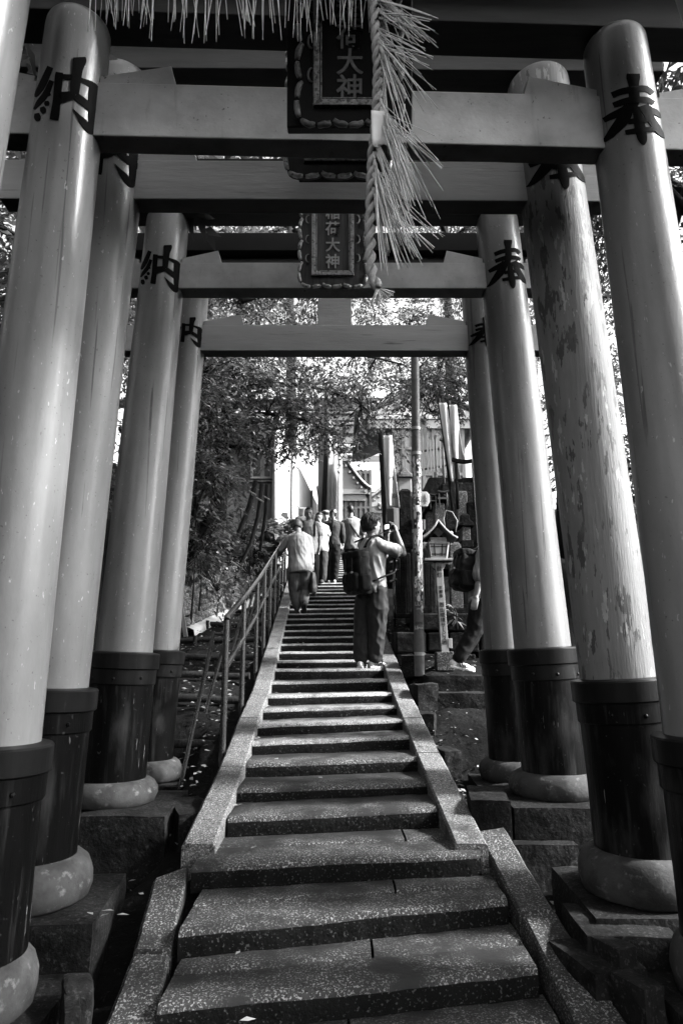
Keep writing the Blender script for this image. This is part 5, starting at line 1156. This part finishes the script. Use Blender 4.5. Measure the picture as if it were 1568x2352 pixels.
def hand(mb, w, d, nrm, side, curl=.5, s=1.0):
    """wrist w, direction d, palm normal nrm; palm, four fingers of unequal length and a thumb from the palm's side"""
    d = Vector(d).normalized(); nrm = Vector(nrm); nrm = (nrm - d * nrm.dot(d)).normalized(); x = d.cross(nrm) * side; w = Vector(w)
    rot = Matrix((x, nrm, d)).transposed(); mb.ball(w + d * .048 * s, (.040 * s, .017 * s, .054 * s), 12, 8, 0, rot); mb.tube([w - d * .03, w + d * .03 * s], [.027 * s, .028 * s], 10)
    for i, (off, L) in enumerate(((-.029, .066), (-.010, .076), (.010, .072), (.028, .056))):
        p = w + d * .088 * s + x * off * s; a = d; 
        q = p + (a * math.cos(curl * .5) + nrm * math.sin(curl * .5)) * L * .42 * s; r_ = q + (a * math.cos(curl * 1.3) + nrm * math.sin(curl * 1.3)) * L * .34 * s; t = r_ + (a * math.cos(curl * 1.9) + nrm * math.sin(curl * 1.9)) * L * .26 * s
        limb(mb, [p - d * .02, p, q, r_, t], [.0095 * s, .0098 * s, .0092 * s, .0086 * s, .0072 * s], 8, 2)
    p = w + d * .025 * s - x * .030 * s; q = p + (d * .55 - x * .75 + nrm * .25).normalized() * .036 * s; t = q + (d * .9 - x * .25 + nrm * .4).normalized() * .032 * s
    limb(mb, [p, q, t], [.013 * s, .0112 * s, .0085 * s], 8, 2)
def frame_of(f, tilt=0.0):
    f = Vector(f).normalized(); s = f.cross(Vector((0, 0, 1))).normalized(); f = Matrix.Rotation(tilt, 3, s) @ f; u = s.cross(f); return s, f, u
def person(label, J, face, skin='skin', vox=.009, shirt='cloth_grey', trouser='cloth_dark', shoe='shoe_dark', hair='hair', sleeve=.5, hemz=None, cut='short', tilt=0.0, group=None, loose=.022, tl=.02, hr_=1.0, hands=(None, None), toes=None, sole=None, collar=True, hs=1.0, wr=.006, wide=1.0, strands=0, hem=.90):
    """J: joints (world). Torso runs from the hips' middle to the neck."""
    feet = [J['aL'], J['aR']]; base = Vector(((feet[0].x + feet[1].x) / 2, (feet[0].y + feet[1].y) / 2, min(feet[0].z, feet[1].z) - .085))
    root = thing('person', label, 'person', base, group)
    hip = (J['hL'] + J['hR']) / 2; neck = J['neck']; sh = (J['sR'] - J['sL']); lat = sh.normalized(); up = (neck - hip); H = up.length; up.normalize()
    s, f, u = frame_of(face, tilt); hrot = Matrix((s, f, u)).transposed(); hc = J['head']
    sw = sh.length / 2
    def torso(mb, g, z0=0.0, z1=1.0, flat=1.0):
        prof = [(-.10, .150, .110), (.02, .165, .118), (.16, .155, .112), (.36, .142, .104), (.60, .158, .118), (.80, .165, .116), (.92, .145, .095), (1.0, .075, .065)]
        P, Rr = [], []
        for t, a, b in prof:
            if z0 <= t <= z1 + .01: P.append(hip + up * H * t); k = sw / .19 if t > .7 else 1.0; Rr.append((a * wide * min(k, 1.15) + g, b + g))
        mb.tube(P, Rr, 20, sq=lat)
    def legs(mb, rs, end=1.0):
        for k in 'LR':
            h, n_, a = J['h' + k], J['k' + k], J['a' + k]; e = n_.lerp(a, end); limb(mb, [h, h.lerp(n_, .5), n_, n_.lerp(e, .4), e], rs)
    # body
    mb = MB(); torso(mb, -.012); legs(mb, [.082, .072, .052, .054, .038])
    for k, sd_ in (('L', -1), ('R', 1)):
        limb(mb, [J['s' + k], J['s' + k].lerp(J['e' + k], .5), J['e' + k], J['e' + k].lerp(J['w' + k], .35), J['w' + k]], [.052, .046, .039, .040, .027])
        limb(mb, [J['s' + k], neck + up * .0 + lat * sd_ * .06], [.056, .05])
        hp = hands[0 if k == 'L' else 1]; d = (J['w' + k] - J['e' + k]).normalized()
        if hp: dd, nn, cu = hp; hand(mb, J['w' + k], dd, nn, sd_, cu)
        else: hand(mb, J['w' + k], d, lat * -sd_, sd_, .55)
        fdir = toes[k] if toes else Vector((f.x, f.y, 0)).normalized(); mb.ball(J['a' + k] + fdir * .05 - Vector((0, 0, .045)), (.04, .09, .03), 10, 8, 0, Matrix((fdir.cross(Vector((0, 0, 1))), fdir, Vector((0, 0, 1)))).transposed())
    limb(mb, [neck - up * .06, neck + (hc - neck) * .35, hc - u * .04], [.062, .052, .054])
    mb.ball(hc + u * .012 * hs, (.074 * hs, .094 * hs, .104 * hs), 18, 14, 0, hrot); mb.ball(hc + f * .026 * hs - u * .060 * hs, (.052 * hs, .062 * hs, .056 * hs), 14, 10, 0, hrot)
    mb.ball(hc + f * .098 * hs - u * .022 * hs, (.013 * hs, .018 * hs, .024 * hs), 8, 6, 0, hrot); mb.ball(hc + f * .080 * hs + u * .02, (.05 * hs, .016, .012), 8, 6, 0, hrot); mb.ball(hc + f * .078 * hs - u * .062, (.024, .014, .012), 8, 6, 0, hrot)
    for q in (-1, 1): mb.ball(hc + s * .076 * q * hs - f * .008 - u * .016, (.012, .020, .031), 8, 8, 0, hrot)
    body = solid('body', mb, M[skin], root, min(vox, .0075) if vox < .012 else vox, 3)
    # eyes and mouth
    for q in (-1, 1):
        e = MB(); e.ball(hc + s * .031 * q * hs + f * .086 * hs - u * .001, (.012, .008, .006), 8, 6, 0, hrot); e.build('eye', M['hair'], body, smooth=True)
        e = MB(); e.ball(hc + s * .032 * q * hs + f * .090 * hs + u * .022, (.018, .008, .005), 8, 6, 0, hrot); e.build('eyebrow', M['hair'], body, smooth=True)
    e = MB(); e.ball(hc + f * .090 * hs - u * .062, (.022, .006, .004), 8, 6, 0, hrot); e.build('mouth', M['lip'], body, smooth=True)
    # trousers
    mb = MB(); prof = [(-.12, .150, .112), (.02, .168, .124), (.14, .158, .118)]; mb.tube([hip + up * H * t for t, a, b in prof], [(a * wide + .012, b + .012) for t, a, b in prof], 20, sq=(J['hR'] - J['hL']).normalized() + lat * .3)
    legs(mb, [.092 + tl * .6, .088 + tl, .066 + tl, .062 + tl * 1.1, .050 + tl * 1.0], hem); solid('trousers', mb, M[trouser], root, vox, 4, wr * 1.1, 11, (1, 1, .8), random.uniform(0, 50))
    # shirt
    mb = MB(); torso(mb, loose, -.12 if hemz is None else hemz); 
    for k, sd_ in (('L', -1), ('R', 1)):
        S_, E_, W_ = J['s' + k], J['e' + k], J['w' + k]
        limb(mb, [neck + lat * sd_ * .05 - up * .02, S_], [.062, .068])
        if sleeve <= 1: limb(mb, [S_, S_.lerp(E_, sleeve * .5), S_.lerp(E_, sleeve)], [.068, .066 + loose * .2, .064 + loose * .6])
        else: limb(mb, [S_, S_.lerp(E_, .5), E_, E_.lerp(W_, .5), E_.lerp(W_, sleeve - 1)], [.068, .064, .056, .050, .044])
    sh_ = solid('shirt', mb, M[shirt], root, vox, 4, wr, 12, (1, 1, .6), random.uniform(0, 50))
    if collar:
        c = MB(); pc = neck + (hc - neck) * .12; ring = [pc + (lat * math.cos(a) * .066 + lat.cross(up) * -math.sin(a) * .062) for a in np.linspace(0, 2 * math.pi, 21)]; c.tube(ring, .011, 6); c.build('collar', M[shirt], sh_, smooth=True)
    # hair
    if cut != 'none':
        nu, nv = 28, 20; mb = MB(); vs = []; q0 = 1.115 * hr_
        for i in range(nv + 1):
            b = math.pi * i / nv
            for j in range(nu):
                a = 2 * math.pi * j / nu; dx, dy, dz = math.sin(b) * math.cos(a), math.sin(b) * math.sin(a), math.cos(b); k = q0
                sst = lambda e0, e1, x: max(0.0, min(1.0, (x - e0) / (e1 - e0))) ** 2 * (3 - 2 * max(0.0, min(1.0, (x - e0) / (e1 - e0))))
                if cut == 'short': lowz = -.62 + .50 * sst(-.35, .25, dy)
                elif cut == 'bob': lowz = -.95 + .25 * sst(0, .5, dy)
                else: lowz = -.62 + .50 * sst(-.35, .25, dy)
                mk_ = sst(lowz - .12, lowz + .06, dz)
                fr_ = sst(.20, .42, dy) * (1 - sst(.38, .60, dz)); mk_ *= 1 - fr_; face_ = fr_ > .5
                k = .84 + (q0 - .84) * mk_
                nz_ = 1 + .05 * mnoise.noise(Vector((dx * 6 + hc.x * 3, dy * 6, dz * 2.0))) + .03 * mnoise.noise(Vector((dx * 22, dy * 22, dz * 5)))
                v = Vector((dx * .076 * k * nz_, dy * .097 * k * nz_ - .004, dz * .108 * k * nz_ + .014)) * hs
                if cut == 'bob' and dz < -.1 and not face_: v.z *= 1.35; v.x *= 1.12
                vs.append(hc + hrot @ v)
        mb.add(vs, [(i * nu + j, (i + 1) * nu + j, (i + 1) * nu + (j + 1) % nu, i * nu + (j + 1) % nu) for i in range(nv) for j in range(nu)]); mb.build('hair', M[hair], root, smooth=True)
    if strands:
        rs_ = random.Random(3); st = MB()
        for i in range(strands):
            a = rs_.uniform(0, 6.283); b0_ = rs_.uniform(.1, .9); b1_ = b0_ + rs_.uniform(.5, .9); pts = []
            if math.sin(a) > .35: b1_ = min(b1_, 1.05)
            else: b1_ = min(b1_, 2.15 if math.sin(a) < -.2 else 1.6)
            for q in range(5):
                b = b0_ + (b1_ - b0_) * q / 4; aa = a + .25 * q / 4 * math.sin(i); k = q0 * (1.0 + .035 * math.sin(q / 4 * 3.1) + rs_.uniform(-.005, .02)); pts.append(hc + hrot @ (Vector((math.sin(b) * math.cos(aa) * .076 * k, math.sin(b) * math.sin(aa) * .097 * k - .004, math.cos(b) * .108 * k + .014)) * hs))
            st.tube(pts, [.004, .006, .006, .005, .0015], 5)
        o_ = st.build('loose_strands', M[hair], root, smooth=True); o_['kind'] = 'stuff'
    # shoes
    for k in 'LR':
        fd = (toes[k] if toes else Vector((f.x, f.y, 0)).normalized()); fd = Vector(fd).normalized(); sd2 = fd.cross(Vector((0, 0, 1))).normalized(); uu = sd2.cross(fd); a = J['a' + k]; rot = Matrix((sd2, fd, uu)).transposed()
        g0 = a - uu * .085
        mb = MB(); mb.ball(g0 - fd * .035 + uu * .045, (.036, .045, .045), 12, 10, 0, rot); mb.ball(g0 + fd * .06 + uu * .038, (.040, .09, .034), 12, 10, 0, rot); mb.ball(g0 + fd * .14 + uu * .028, (.042, .055, .026), 12, 10, 0, rot); mb.ball(g0 + uu * .075 - fd * .005, (.034, .045, .04), 12, 8, 0, rot)
        so = solid('shoe', mb, M[shoe], root, .007, 3)
        mb = MB(); ol = [(-.034, -.07), (.034, -.07), (.04, -.02), (.038, .05), (.045, .12), (.035, .175), (0, .195), (-.035, .175), (-.045, .12), (-.038, .05), (-.04, -.02)]
        mb.prism(ol, g0, sd2, fd, uu, .024); mb.build('sole', M[sole or shoe], so, bevel=.006)
        if sole:
            for i in range(3):
                for q in (-1, 1): mb = MB(); mb.box(g0 + fd * (.030 + .026 * i) + sd2 * .038 * q + uu * .047, (.012, .010, .05), rot @ Matrix.Rotation(R(28), 3, 'X')); mb.build('stripe', M['st_black'], so)
    return root, dict(hip=hip, neck=neck, lat=lat, up=up, s=s, f=f, u=u, hrot=hrot, hc=hc)
def cap(root, B, m, brim_back=False, label_=None):
    s, f, u, hc = B['s'], B['f'], B['u'], B['hc']; mb = MB(); nu, nv = 24, 8; vs = []
    for i in range(nv + 1):
        b = math.pi / 2 * i / nv
        for j in range(nu):
            a = 2 * math.pi * j / nu; vs.append(hc + B['hrot'] @ Vector((.086 * math.sin(b) * math.cos(a), .106 * math.sin(b) * math.sin(a) - .002, .028 + .098 * math.cos(b))))
    mb.add(vs, [(i * nu + j, (i + 1) * nu + j, (i + 1) * nu + (j + 1) % nu, i * nu + (j + 1) % nu) for i in range(nv) for j in range(nu)])
    o = mb.build('cap', M[m], root, smooth=True); sm = o.modifiers.new('t', 'SOLIDIFY'); sm.thickness = .004
    mb = MB(); rows = []
    for i in range(9):
        a = R(30) + R(120) * i / 8; p = Vector((.086 * math.cos(a), .106 * math.sin(a), .028)); q = Vector((.095 * math.cos(a), .106 * math.sin(a) + .07 * math.sin((a - R(30)) / R(120) * math.pi) ** .5, .012)); rows.append([hc + B['hrot'] @ p, hc + B['hrot'] @ q])
    mb.grid(rows); b_ = mb.build('brim', M[m], o, smooth=True); sm = b_.modifiers.new('t', 'SOLIDIFY'); sm.thickness = .004
    mb = MB(); mb.prism([(.026 * math.cos(a), .026 * math.sin(a) * .8) for a in np.linspace(0, math.pi, 10)], hc - f * .107 + u * .032, s, u, f, .012); mb.build('strap_gap', M['hair'], o)
    mb = MB(); mb.ball(hc + u * .127, .008, 8, 6); mb.build('button', M[m], o, smooth=True)
def J_(Y0, tz, **kw):
    out = {}
    for k, v in kw.items(): out[k] = at(v[0], v[1], Y0 + (v[2] if len(v) > 2 else 0))
    if tz is not None:
        for k in ('aL', 'aR'):
            if k in tz: out[k].z = tz[k]
    return out
def tread(Y): 
    k = int(np.searchsorted(ymid, Y)) - 1; return float(zmid[k])
# --- photographer
Y0 = 7.93; tz = tread(7.9) + .09
J = J_(Y0, dict(aL=tz, aR=tz), head=(853, 1209), neck=(853, 1240), sL=(834, 1252, .15), sR=(877, 1254, -.12), eL=(884, 1276, .26), wL=(889, 1228, .12), eR=(926, 1271, -.06), wR=(911, 1226, -.03),
       hL=(842, 1352, .07), hR=(868, 1354, -.05), kL=(832, 1445, .04), kR=(866, 1445, -.05), aL=(829, 1518, -.02), aR=(860, 1518, -.02))
fw = Vector((.80, .60, 0)); tl_ = {'L': Vector((.25, .97, 0)).normalized(), 'R': Vector((.93, .36, 0)).normalized()}
ph, B = person('photographer in pale T-shirt and baggy trousers raising a camera on the stairs', J, (.86, .5, 0), vox=.0085, shirt='tee_pale', trouser='trouser_grey', shoe='shoe_white', sole='shoe_white', sleeve=.66, cut='short', hr_=1.07, hs=1.16, loose=.026, tl=.032, strands=260, hem=.86, toes=tl_,
               hands=((Vector((.1, -.1, 1)), Vector((.5, -.8, 0)), 1.0), (Vector((-.15, .1, 1)), Vector((-.9, .3, 0)), 1.1)), wr=.009)
g = MB(); s, f, u, hc = B['s'], B['f'], B['u'], B['hc']
for q in (-1, 1): ring = [hc + f * .098 + s * (.034 * q + .024 * math.cos(a)) + u * (.002 + .018 * math.sin(a)) for a in np.linspace(0, 6.283, 17)]; g.tube(ring, .0022, 5); g.tube([hc + f * .095 + s * .058 * q, hc + s * .082 * q - f * .01], .0022, 5)
g.build('glasses', M['ink'], ph, smooth=True)
cpos = at(893, 1209, Y0 + .03); cf = Vector((.80, .60, 0)); cs = Vector((.60, -.80, 0)); rot = Matrix((cs, cf, Vector((0, 0, 1)))).transposed()
root = thing('camera', 'small black camera with a glowing rear screen held up by the photographer', 'camera', cpos)
mb = MB(); mb.box(cpos, (.125, .045, .078), rot); mb.box(cpos + Vector((0, 0, .045)), (.05, .04, .02), rot); mb.build('camera_body', M['ink'], root, bevel=.006)
mb = MB(); mb.tube([cpos + cf * .02, cpos + cf * .09], [.032, .034], 16); mb.build('lens', M['ink'], root, auto=40)
mb = MB(); mb.box(cpos - cf * .0235 - cs * .012 - Vector((0, 0, .006)), (.068, .003, .046), rot); mb.build('screen', M['screen'], root)
mb = MB(); P_ = [B['neck'] + Vector((-.05, -.05, .02)), B['neck'] + Vector((.05, -.08, .03)), B['neck'] + Vector((.12, -.02, .08)), cpos + cs * .07 - Vector((0, 0, .08)), cpos + cs * .066]
mb.tube(P_, .006, 6); mb.build('neck_strap', M['ink'], root, smooth=True)
def smooth_path(pts):
    P = [Vector(p) for p in pts]; out = []
    for i in range(len(P) - 1):
        p0 = P[max(0, i - 1)]; p1 = P[i]; p2 = P[i + 1]; p3 = P[min(len(P) - 1, i + 2)]
        for q in range(4): t = q / 4; out.append(.5 * ((2 * p1) + (p2 - p0) * t + (2 * p0 - 5 * p1 + 4 * p2 - p3) * t * t + (3 * p1 - p0 - 3 * p2 + p3) * t ** 3))
    out.append(P[-1]); return out
# backpack of the photographer
def backpack(label, c, fwd, W, D, H, m, straps, tiltb=.08, lid=True):
    b = -Vector(fwd).normalized(); l = Vector((fwd[1], -fwd[0], 0)).normalized(); up = (Vector((0, 0, 1)) + b * tiltb).normalized(); b = l.cross(up) * (1 if l.cross(up).dot(b) > 0 else -1); rot = Matrix((l, b, up)).transposed(); c = Vector(c); root = thing('backpack', label, 'backpack', c)
    def rb(mb, o, sz, n=3):
        t = bmesh.new(); bmesh.ops.create_cube(t, size=1); bmesh.ops.bevel(t, geom=t.edges[:], offset=.22, segments=4, affect='EDGES', profile=.6)
        vs = [c + rot @ (Vector(o) + Vector((v.co.x * sz[0], v.co.y * sz[1], v.co.z * sz[2]))) for v in t.verts]; fs = [tuple(v.index for v in f_.verts) for f_ in t.faces]; t.free(); mb.add(vs, fs)
    mb = MB(); rb(mb, (0, 0, 0), (W, D, H)); body = solid('pack_body', mb, M[m], root, .009, 3, .016, 7, S3, 3.3)
    if lid: mb = MB(); rb(mb, (0, .01, H * .46), (W * 1.02, D * 1.05, H * .20)); solid('lid', mb, M[m], root, .009, 3, .008, 11, S3, 8.1)
    mb = MB(); rb(mb, (0, D * .5, -H * .22), (W * .82, D * .42, H * .46)); solid('front_pocket', mb, M[m], root, .009, 3, .014, 8, S3, 1.1)
    for q in (-1, 1): mb = MB(); rb(mb, (q * W * .5, .01, -H * .25), (W * .22, D * .7, H * .4)); solid('side_pocket', mb, M[m], root, .009, 3, .006, 10, S3, 5 + q)
    for x in (-W * .2, W * .2):
        mb = MB(); mb.tube([c + rot @ Vector((x, D * .58, H * .46)), c + rot @ Vector((x, D * .66, H * .1)), c + rot @ Vector((x, D * .74, -H * .2)), c + rot @ Vector((x, D * .60, -H * .46))], [(.012, .004)] * 4, 6, sq=l); mb.build('webbing', M['ink'], root, smooth=True)
        mb = MB(); mb.box(c + rot @ Vector((x, D * .70, H * .02)), (.03, .014, .022), rot); mb.build('buckle', M['metal_light'], root, bevel=.003)
    mb = MB(); mb.tube([c + rot @ Vector((-.04, -.02, H * .56)), c + rot @ Vector((0, -.03, H * .62)), c + rot @ Vector((.04, -.02, H * .56))], .008, 6); mb.build('grab_loop', M['ink'], root, smooth=True)
    for st in straps: mb = MB(); mb.tube([c_ for c_ in smooth_path(st)], [(.030, .010)] * (len(st) * 4 - 3), 8, sq=(fwd[1], -fwd[0], 0)); mb.build('shoulder_strap', M[m], root, smooth=True)
    return root
n_ = B['neck']; sR = J['sR']; sL = J['sL']; bk = -fw
backpack('large black rucksack on the back of the photographer', at(820, 1318, Y0 - .16), fw, .30, .18, .45, 'pack_black',
         [[sR.lerp(n_, .35) + bk * .20 + Vector((0, 0, -.06)), sR.lerp(n_, .35) + bk * .12 + Vector((0, 0, .05)), sR.lerp(n_, .35) + Vector((0, 0, .100)), sR.lerp(n_, .3) + fw * .13 + Vector((0, 0, .02)), sR.lerp(n_, .2) + fw * .19 + Vector((.02, -.02, -.16)), sR + fw * .10 + Vector((.05, -.07, -.30)), sR + Vector((.02, -.09, -.36)), sR + bk * .14 + Vector((0, -.04, -.42))],
          [sL.lerp(n_, .35) + bk * .16, sL.lerp(n_, .35) + Vector((0, 0, .062)), sL.lerp(n_, .3) + fw * .12, sL + fw * .1 + Vector((0, 0, -.25)), sL + bk * .1 + Vector((0, 0, -.34))]])
# --- man in the striped shirt climbing by the handrail
Y0 = 11.25; tz = tread(11.25)
J = J_(Y0, dict(aL=tz + .09, aR=tz + .16), head=(683, 1209, .10), neck=(686, 1227, .02), sL=(664, 1238, .02), sR=(708, 1238, .0), eL=(645, 1262, .06), wL=(636, 1280, .22), eR=(713, 1270, .0), wR=(717, 1298, .05),
       hL=(677, 1308, -.06), hR=(700, 1308, -.06), kL=(675, 1360, .0), kR=(699, 1358, .06), aL=(683, 1405, -.02), aR=(698, 1392, -.12))
m1, B = person('stooped man in a long striped shirt and jeans climbing with one hand on the rail', J, (0, 1, 0), vox=.0095, shirt='tee_stripe', trouser='jeans', shoe='shoe_dark', sleeve=1.72, hemz=-.16, cut='short', tilt=R(-28), hair='hair_grey', loose=.034, tl=.020, wide=1.06, hands=((Vector((.1, .5, -.8)), Vector((.6, 0, -.5)), 1.0), None), toes={'L': Vector((0, 1, 0)), 'R': Vector((.05, .8, -.55)).normalized()}, wr=.006)
c = at(718, 1338, Y0 + .02); root = thing('tote_bag', 'dark bag hanging from the right hand of the man in the striped shirt', 'bag', c)
mb = MB(); mb.tube([c + Vector((0, 0, .16)), c + Vector((0, 0, .05)), c + Vector((.005, 0, -.1)), c + Vector((.005, 0, -.17))], [(.035, .11), (.055, .14), (.065, .15), (.05, .14)], 16, sq=(1, 0, 0)); solid('bag_body', mb, M['bag'], root, .01, 3, .006, 10, S3)
for q in (-1, 1): mb = MB(); mb.tube([c + Vector((.02 * q, -.05, .15)), J['wR'] + Vector((.005 * q, -.01, -.09)), c + Vector((.02 * q, .05, .15))], .006, 6); mb.build('handle', M['ink'], root, smooth=True)
# --- man coming down, facing us
Y0 = 12.95; tz = tread(12.95)
J = J_(Y0, dict(aL=tz + .09, aR=tz + .09), head=(709, 1180), neck=(710, 1200), sL=(729, 1207), sR=(693, 1207), eL=(734, 1230), wL=(734, 1254, -.05), eR=(688, 1232), wR=(688, 1256, -.05), hL=(720, 1268), hR=(702, 1268), kL=(721, 1318, -.04), kR=(702, 1318, .04), aL=(721, 1362, -.04), aR=(702, 1362))
m2, B = person('man in a checked short sleeved shirt walking down towards us', J, (.05, -1, -.05), vox=.011, shirt='tee_check', trouser='cloth_black', sleeve=.75, hemz=-.14, cut='short', loose=.028, hs=1.05)
for q in (-1, 1):
    mb = MB(); p = B['neck'] + B['lat'] * q * .11; mb.tube([p + Vector((0, .06, .0)), p + Vector((0, -.02, .03)), p + Vector((0, -.13, -.08)), p + Vector((0, -.15, -.25)), p + Vector((q * .04, -.06, -.38))], [(.022, .007)] * 5, 8, sq=(1, 0, 0)); mb.build('pack_strap', M['ink'], m2, smooth=True)
# --- woman with a dark bob behind him
Y0 = 14.6; tz = tread(14.6)
J = J_(Y0, dict(aL=tz + .09, aR=tz + .09), head=(733, 1190), neck=(734, 1206), sL=(749, 1213), sR=(719, 1213), eL=(752, 1232), wL=(750, 1252, -.05), eR=(716, 1232), wR=(718, 1252, -.05), hL=(741, 1262), hR=(727, 1262), kL=(741, 1302), kR=(727, 1302), aL=(741, 1335), aR=(727, 1335))
person('woman with a dark bob and pale clothes half hidden behind the descending man', J, (-.2, -1, -.1), vox=.012, shirt='tee_pale', trouser='cloth_mid', sleeve=.7, cut='bob', loose=.03, tl=.03, hr_=1.08)
# --- person in a hat far up
Y0 = 17.2; tz = tread(17.2)
J = J_(Y0, dict(aL=tz + .09, aR=tz + .09), head=(748, 1185), neck=(748, 1200), sL=(760, 1206), sR=(736, 1206), eL=(762, 1222), wL=(761, 1240), eR=(734, 1222), wR=(735, 1240), hL=(754, 1247), hR=(742, 1247), kL=(754, 1277), kR=(742, 1277), aL=(754, 1303), aR=(742, 1303))
m4, B = person('distant person in a pale banded hat between the two capped walkers and the bobbed woman', J, (.1, -1, 0), vox=.014, shirt='tee_pale', trouser='cloth_dark', sleeve=1.6, cut='short')
mb = MB(); mb.lathe([(.125, .0), (.13, .008), (.095, .015), (.09, .08), (.06, .095)], B['hc'] + Vector((0, 0, .045)), (0, 0, 1), 20); o = mb.build('hat', M['tee_pale'], m4, auto=40)
mb = MB(); mb.lathe([(.0955, .0), (.0935, .028)], B['hc'] + Vector((0, 0, .062)), (0, 0, 1), 20); mb.build('hat_band', M['cloth_dark'], o)
# --- woman in a white cap with a ponytail
Y0 = 14.75; tz = tread(14.75)
J = J_(Y0, dict(aL=tz + .09, aR=tz + .09), head=(764, 1181), neck=(764, 1198), sL=(745, 1206), sR=(784, 1206), eL=(740, 1230, -.02), wL=(744, 1252, .04), eR=(788, 1230, -.03), wR=(787, 1254, .03), hL=(757, 1254), hR=(771, 1254), kL=(756, 1296, .03), kR=(770, 1296), aL=(755, 1328, .02), aR=(768, 1328))
m5, B = person('woman in a white cap with a long ponytail and dark clothes seen from behind', J, (0, 1, 0), vox=.011, shirt='cloth_mid', trouser='cloth_black', shoe='shoe_white', sleeve=1.6, hemz=.02, cut='short', loose=.022, hair='hair')
cap(m5, B, 'tee_white'); mb = MB(); hc = B['hc']; mb.tube([hc + Vector((0, -.10, .02)), hc + Vector((0, -.14, -.04)), hc + Vector((.005, -.15, -.16)), hc + Vector((-.005, -.155, -.30)), hc + Vector((0, -.15, -.40))], [.018, .028, .030, .024, .008], 10); mb.build('ponytail', M['hair'], m5, smooth=True)
# --- man in a black cap with a cross strap
Y0 = 14.9; tz = tread(14.9)
J = J_(Y0, dict(aL=tz + .09, aR=tz + .09), head=(804, 1172), neck=(806, 1191), sL=(788, 1201), sR=(829, 1201), eL=(784, 1228), wL=(788, 1254, .06), eR=(834, 1228), wR=(832, 1254, .06), hL=(801, 1256), hR=(817, 1256), kL=(801, 1296), kR=(817, 1296), aL=(801, 1326), aR=(817, 1326))
m6, B = person('man in a black cap and grey T-shirt with a dark strap across his back', J, (-.1, 1, 0), vox=.011, shirt='cloth_grey', trouser='cloth_dark', sleeve=.8, cut='short', loose=.026, wide=1.05)
cap(m6, B, 'cloth_black'); mb = MB(); n_ = B['neck']; mb.tube([n_ + Vector((-.06, .02, .035)), n_ + Vector((-.07, -.10, -.03)), n_ + Vector((.02, -.155, -.20)), n_ + Vector((.14, -.13, -.40)), n_ + Vector((.20, -.02, -.48))], [(.02, .006)] * 5, 8, sq=(1, .2, 0)); mb.build('cross_strap', M['ink'], m6, smooth=True)
# --- walker at the right, half behind the gate pillars
Y0 = 7.3; gz_ = at(1060, 1541, 7.2).z
J = J_(Y0, dict(aL=gz_ + .09, aR=gz_ + .105), head=(1128, 1222), neck=(1118, 1256), sL=(1112, 1272, .18), sR=(1108, 1274, -.16), eL=(1120, 1330, .22), wL=(1140, 1380, .2), eR=(1101, 1331, -.22), wR=(1093, 1368, -.2), hL=(1108, 1376, .08), hR=(1104, 1376, -.08), kL=(1140, 1440, .08), kR=(1090, 1450, -.08), aL=(1162, 1518, .08), aR=(1050, 1512, -.10))
m7, B = person('walker with a black backpack and striped white shoes half hidden by the right gate pillars', J, (.97, .2, -.1), vox=.009, shirt='tee_stripe', trouser='cloth_black', shoe='shoe_white', sole='shoe_white', sleeve=.85, hemz=-.10, cut='short', loose=.028, tl=.018, hands=(None, (Vector((-.25, -.1, -1)), Vector((.2, .9, 0)), .5)), toes={'L': Vector((1, 0, .0)), 'R': Vector((.95, -.08, -.18)).normalized()})
fw = Vector((.96, .1, 0)); sR = J['sR']; n_ = B['neck']
backpack('rounded black backpack worn by the walker behind the right pillars', at(1068, 1312, 7.3), fw, .32, .20, .40, 'pack_black', [[sR.lerp(n_, .3) - fw * .18, sR.lerp(n_, .3) + Vector((0, 0, .06)), sR.lerp(n_, .3) + fw * .13, sR + fw * .08 + Vector((0, -.02, -.26)), sR - fw * .12 + Vector((0, 0, -.3))]], -.12)
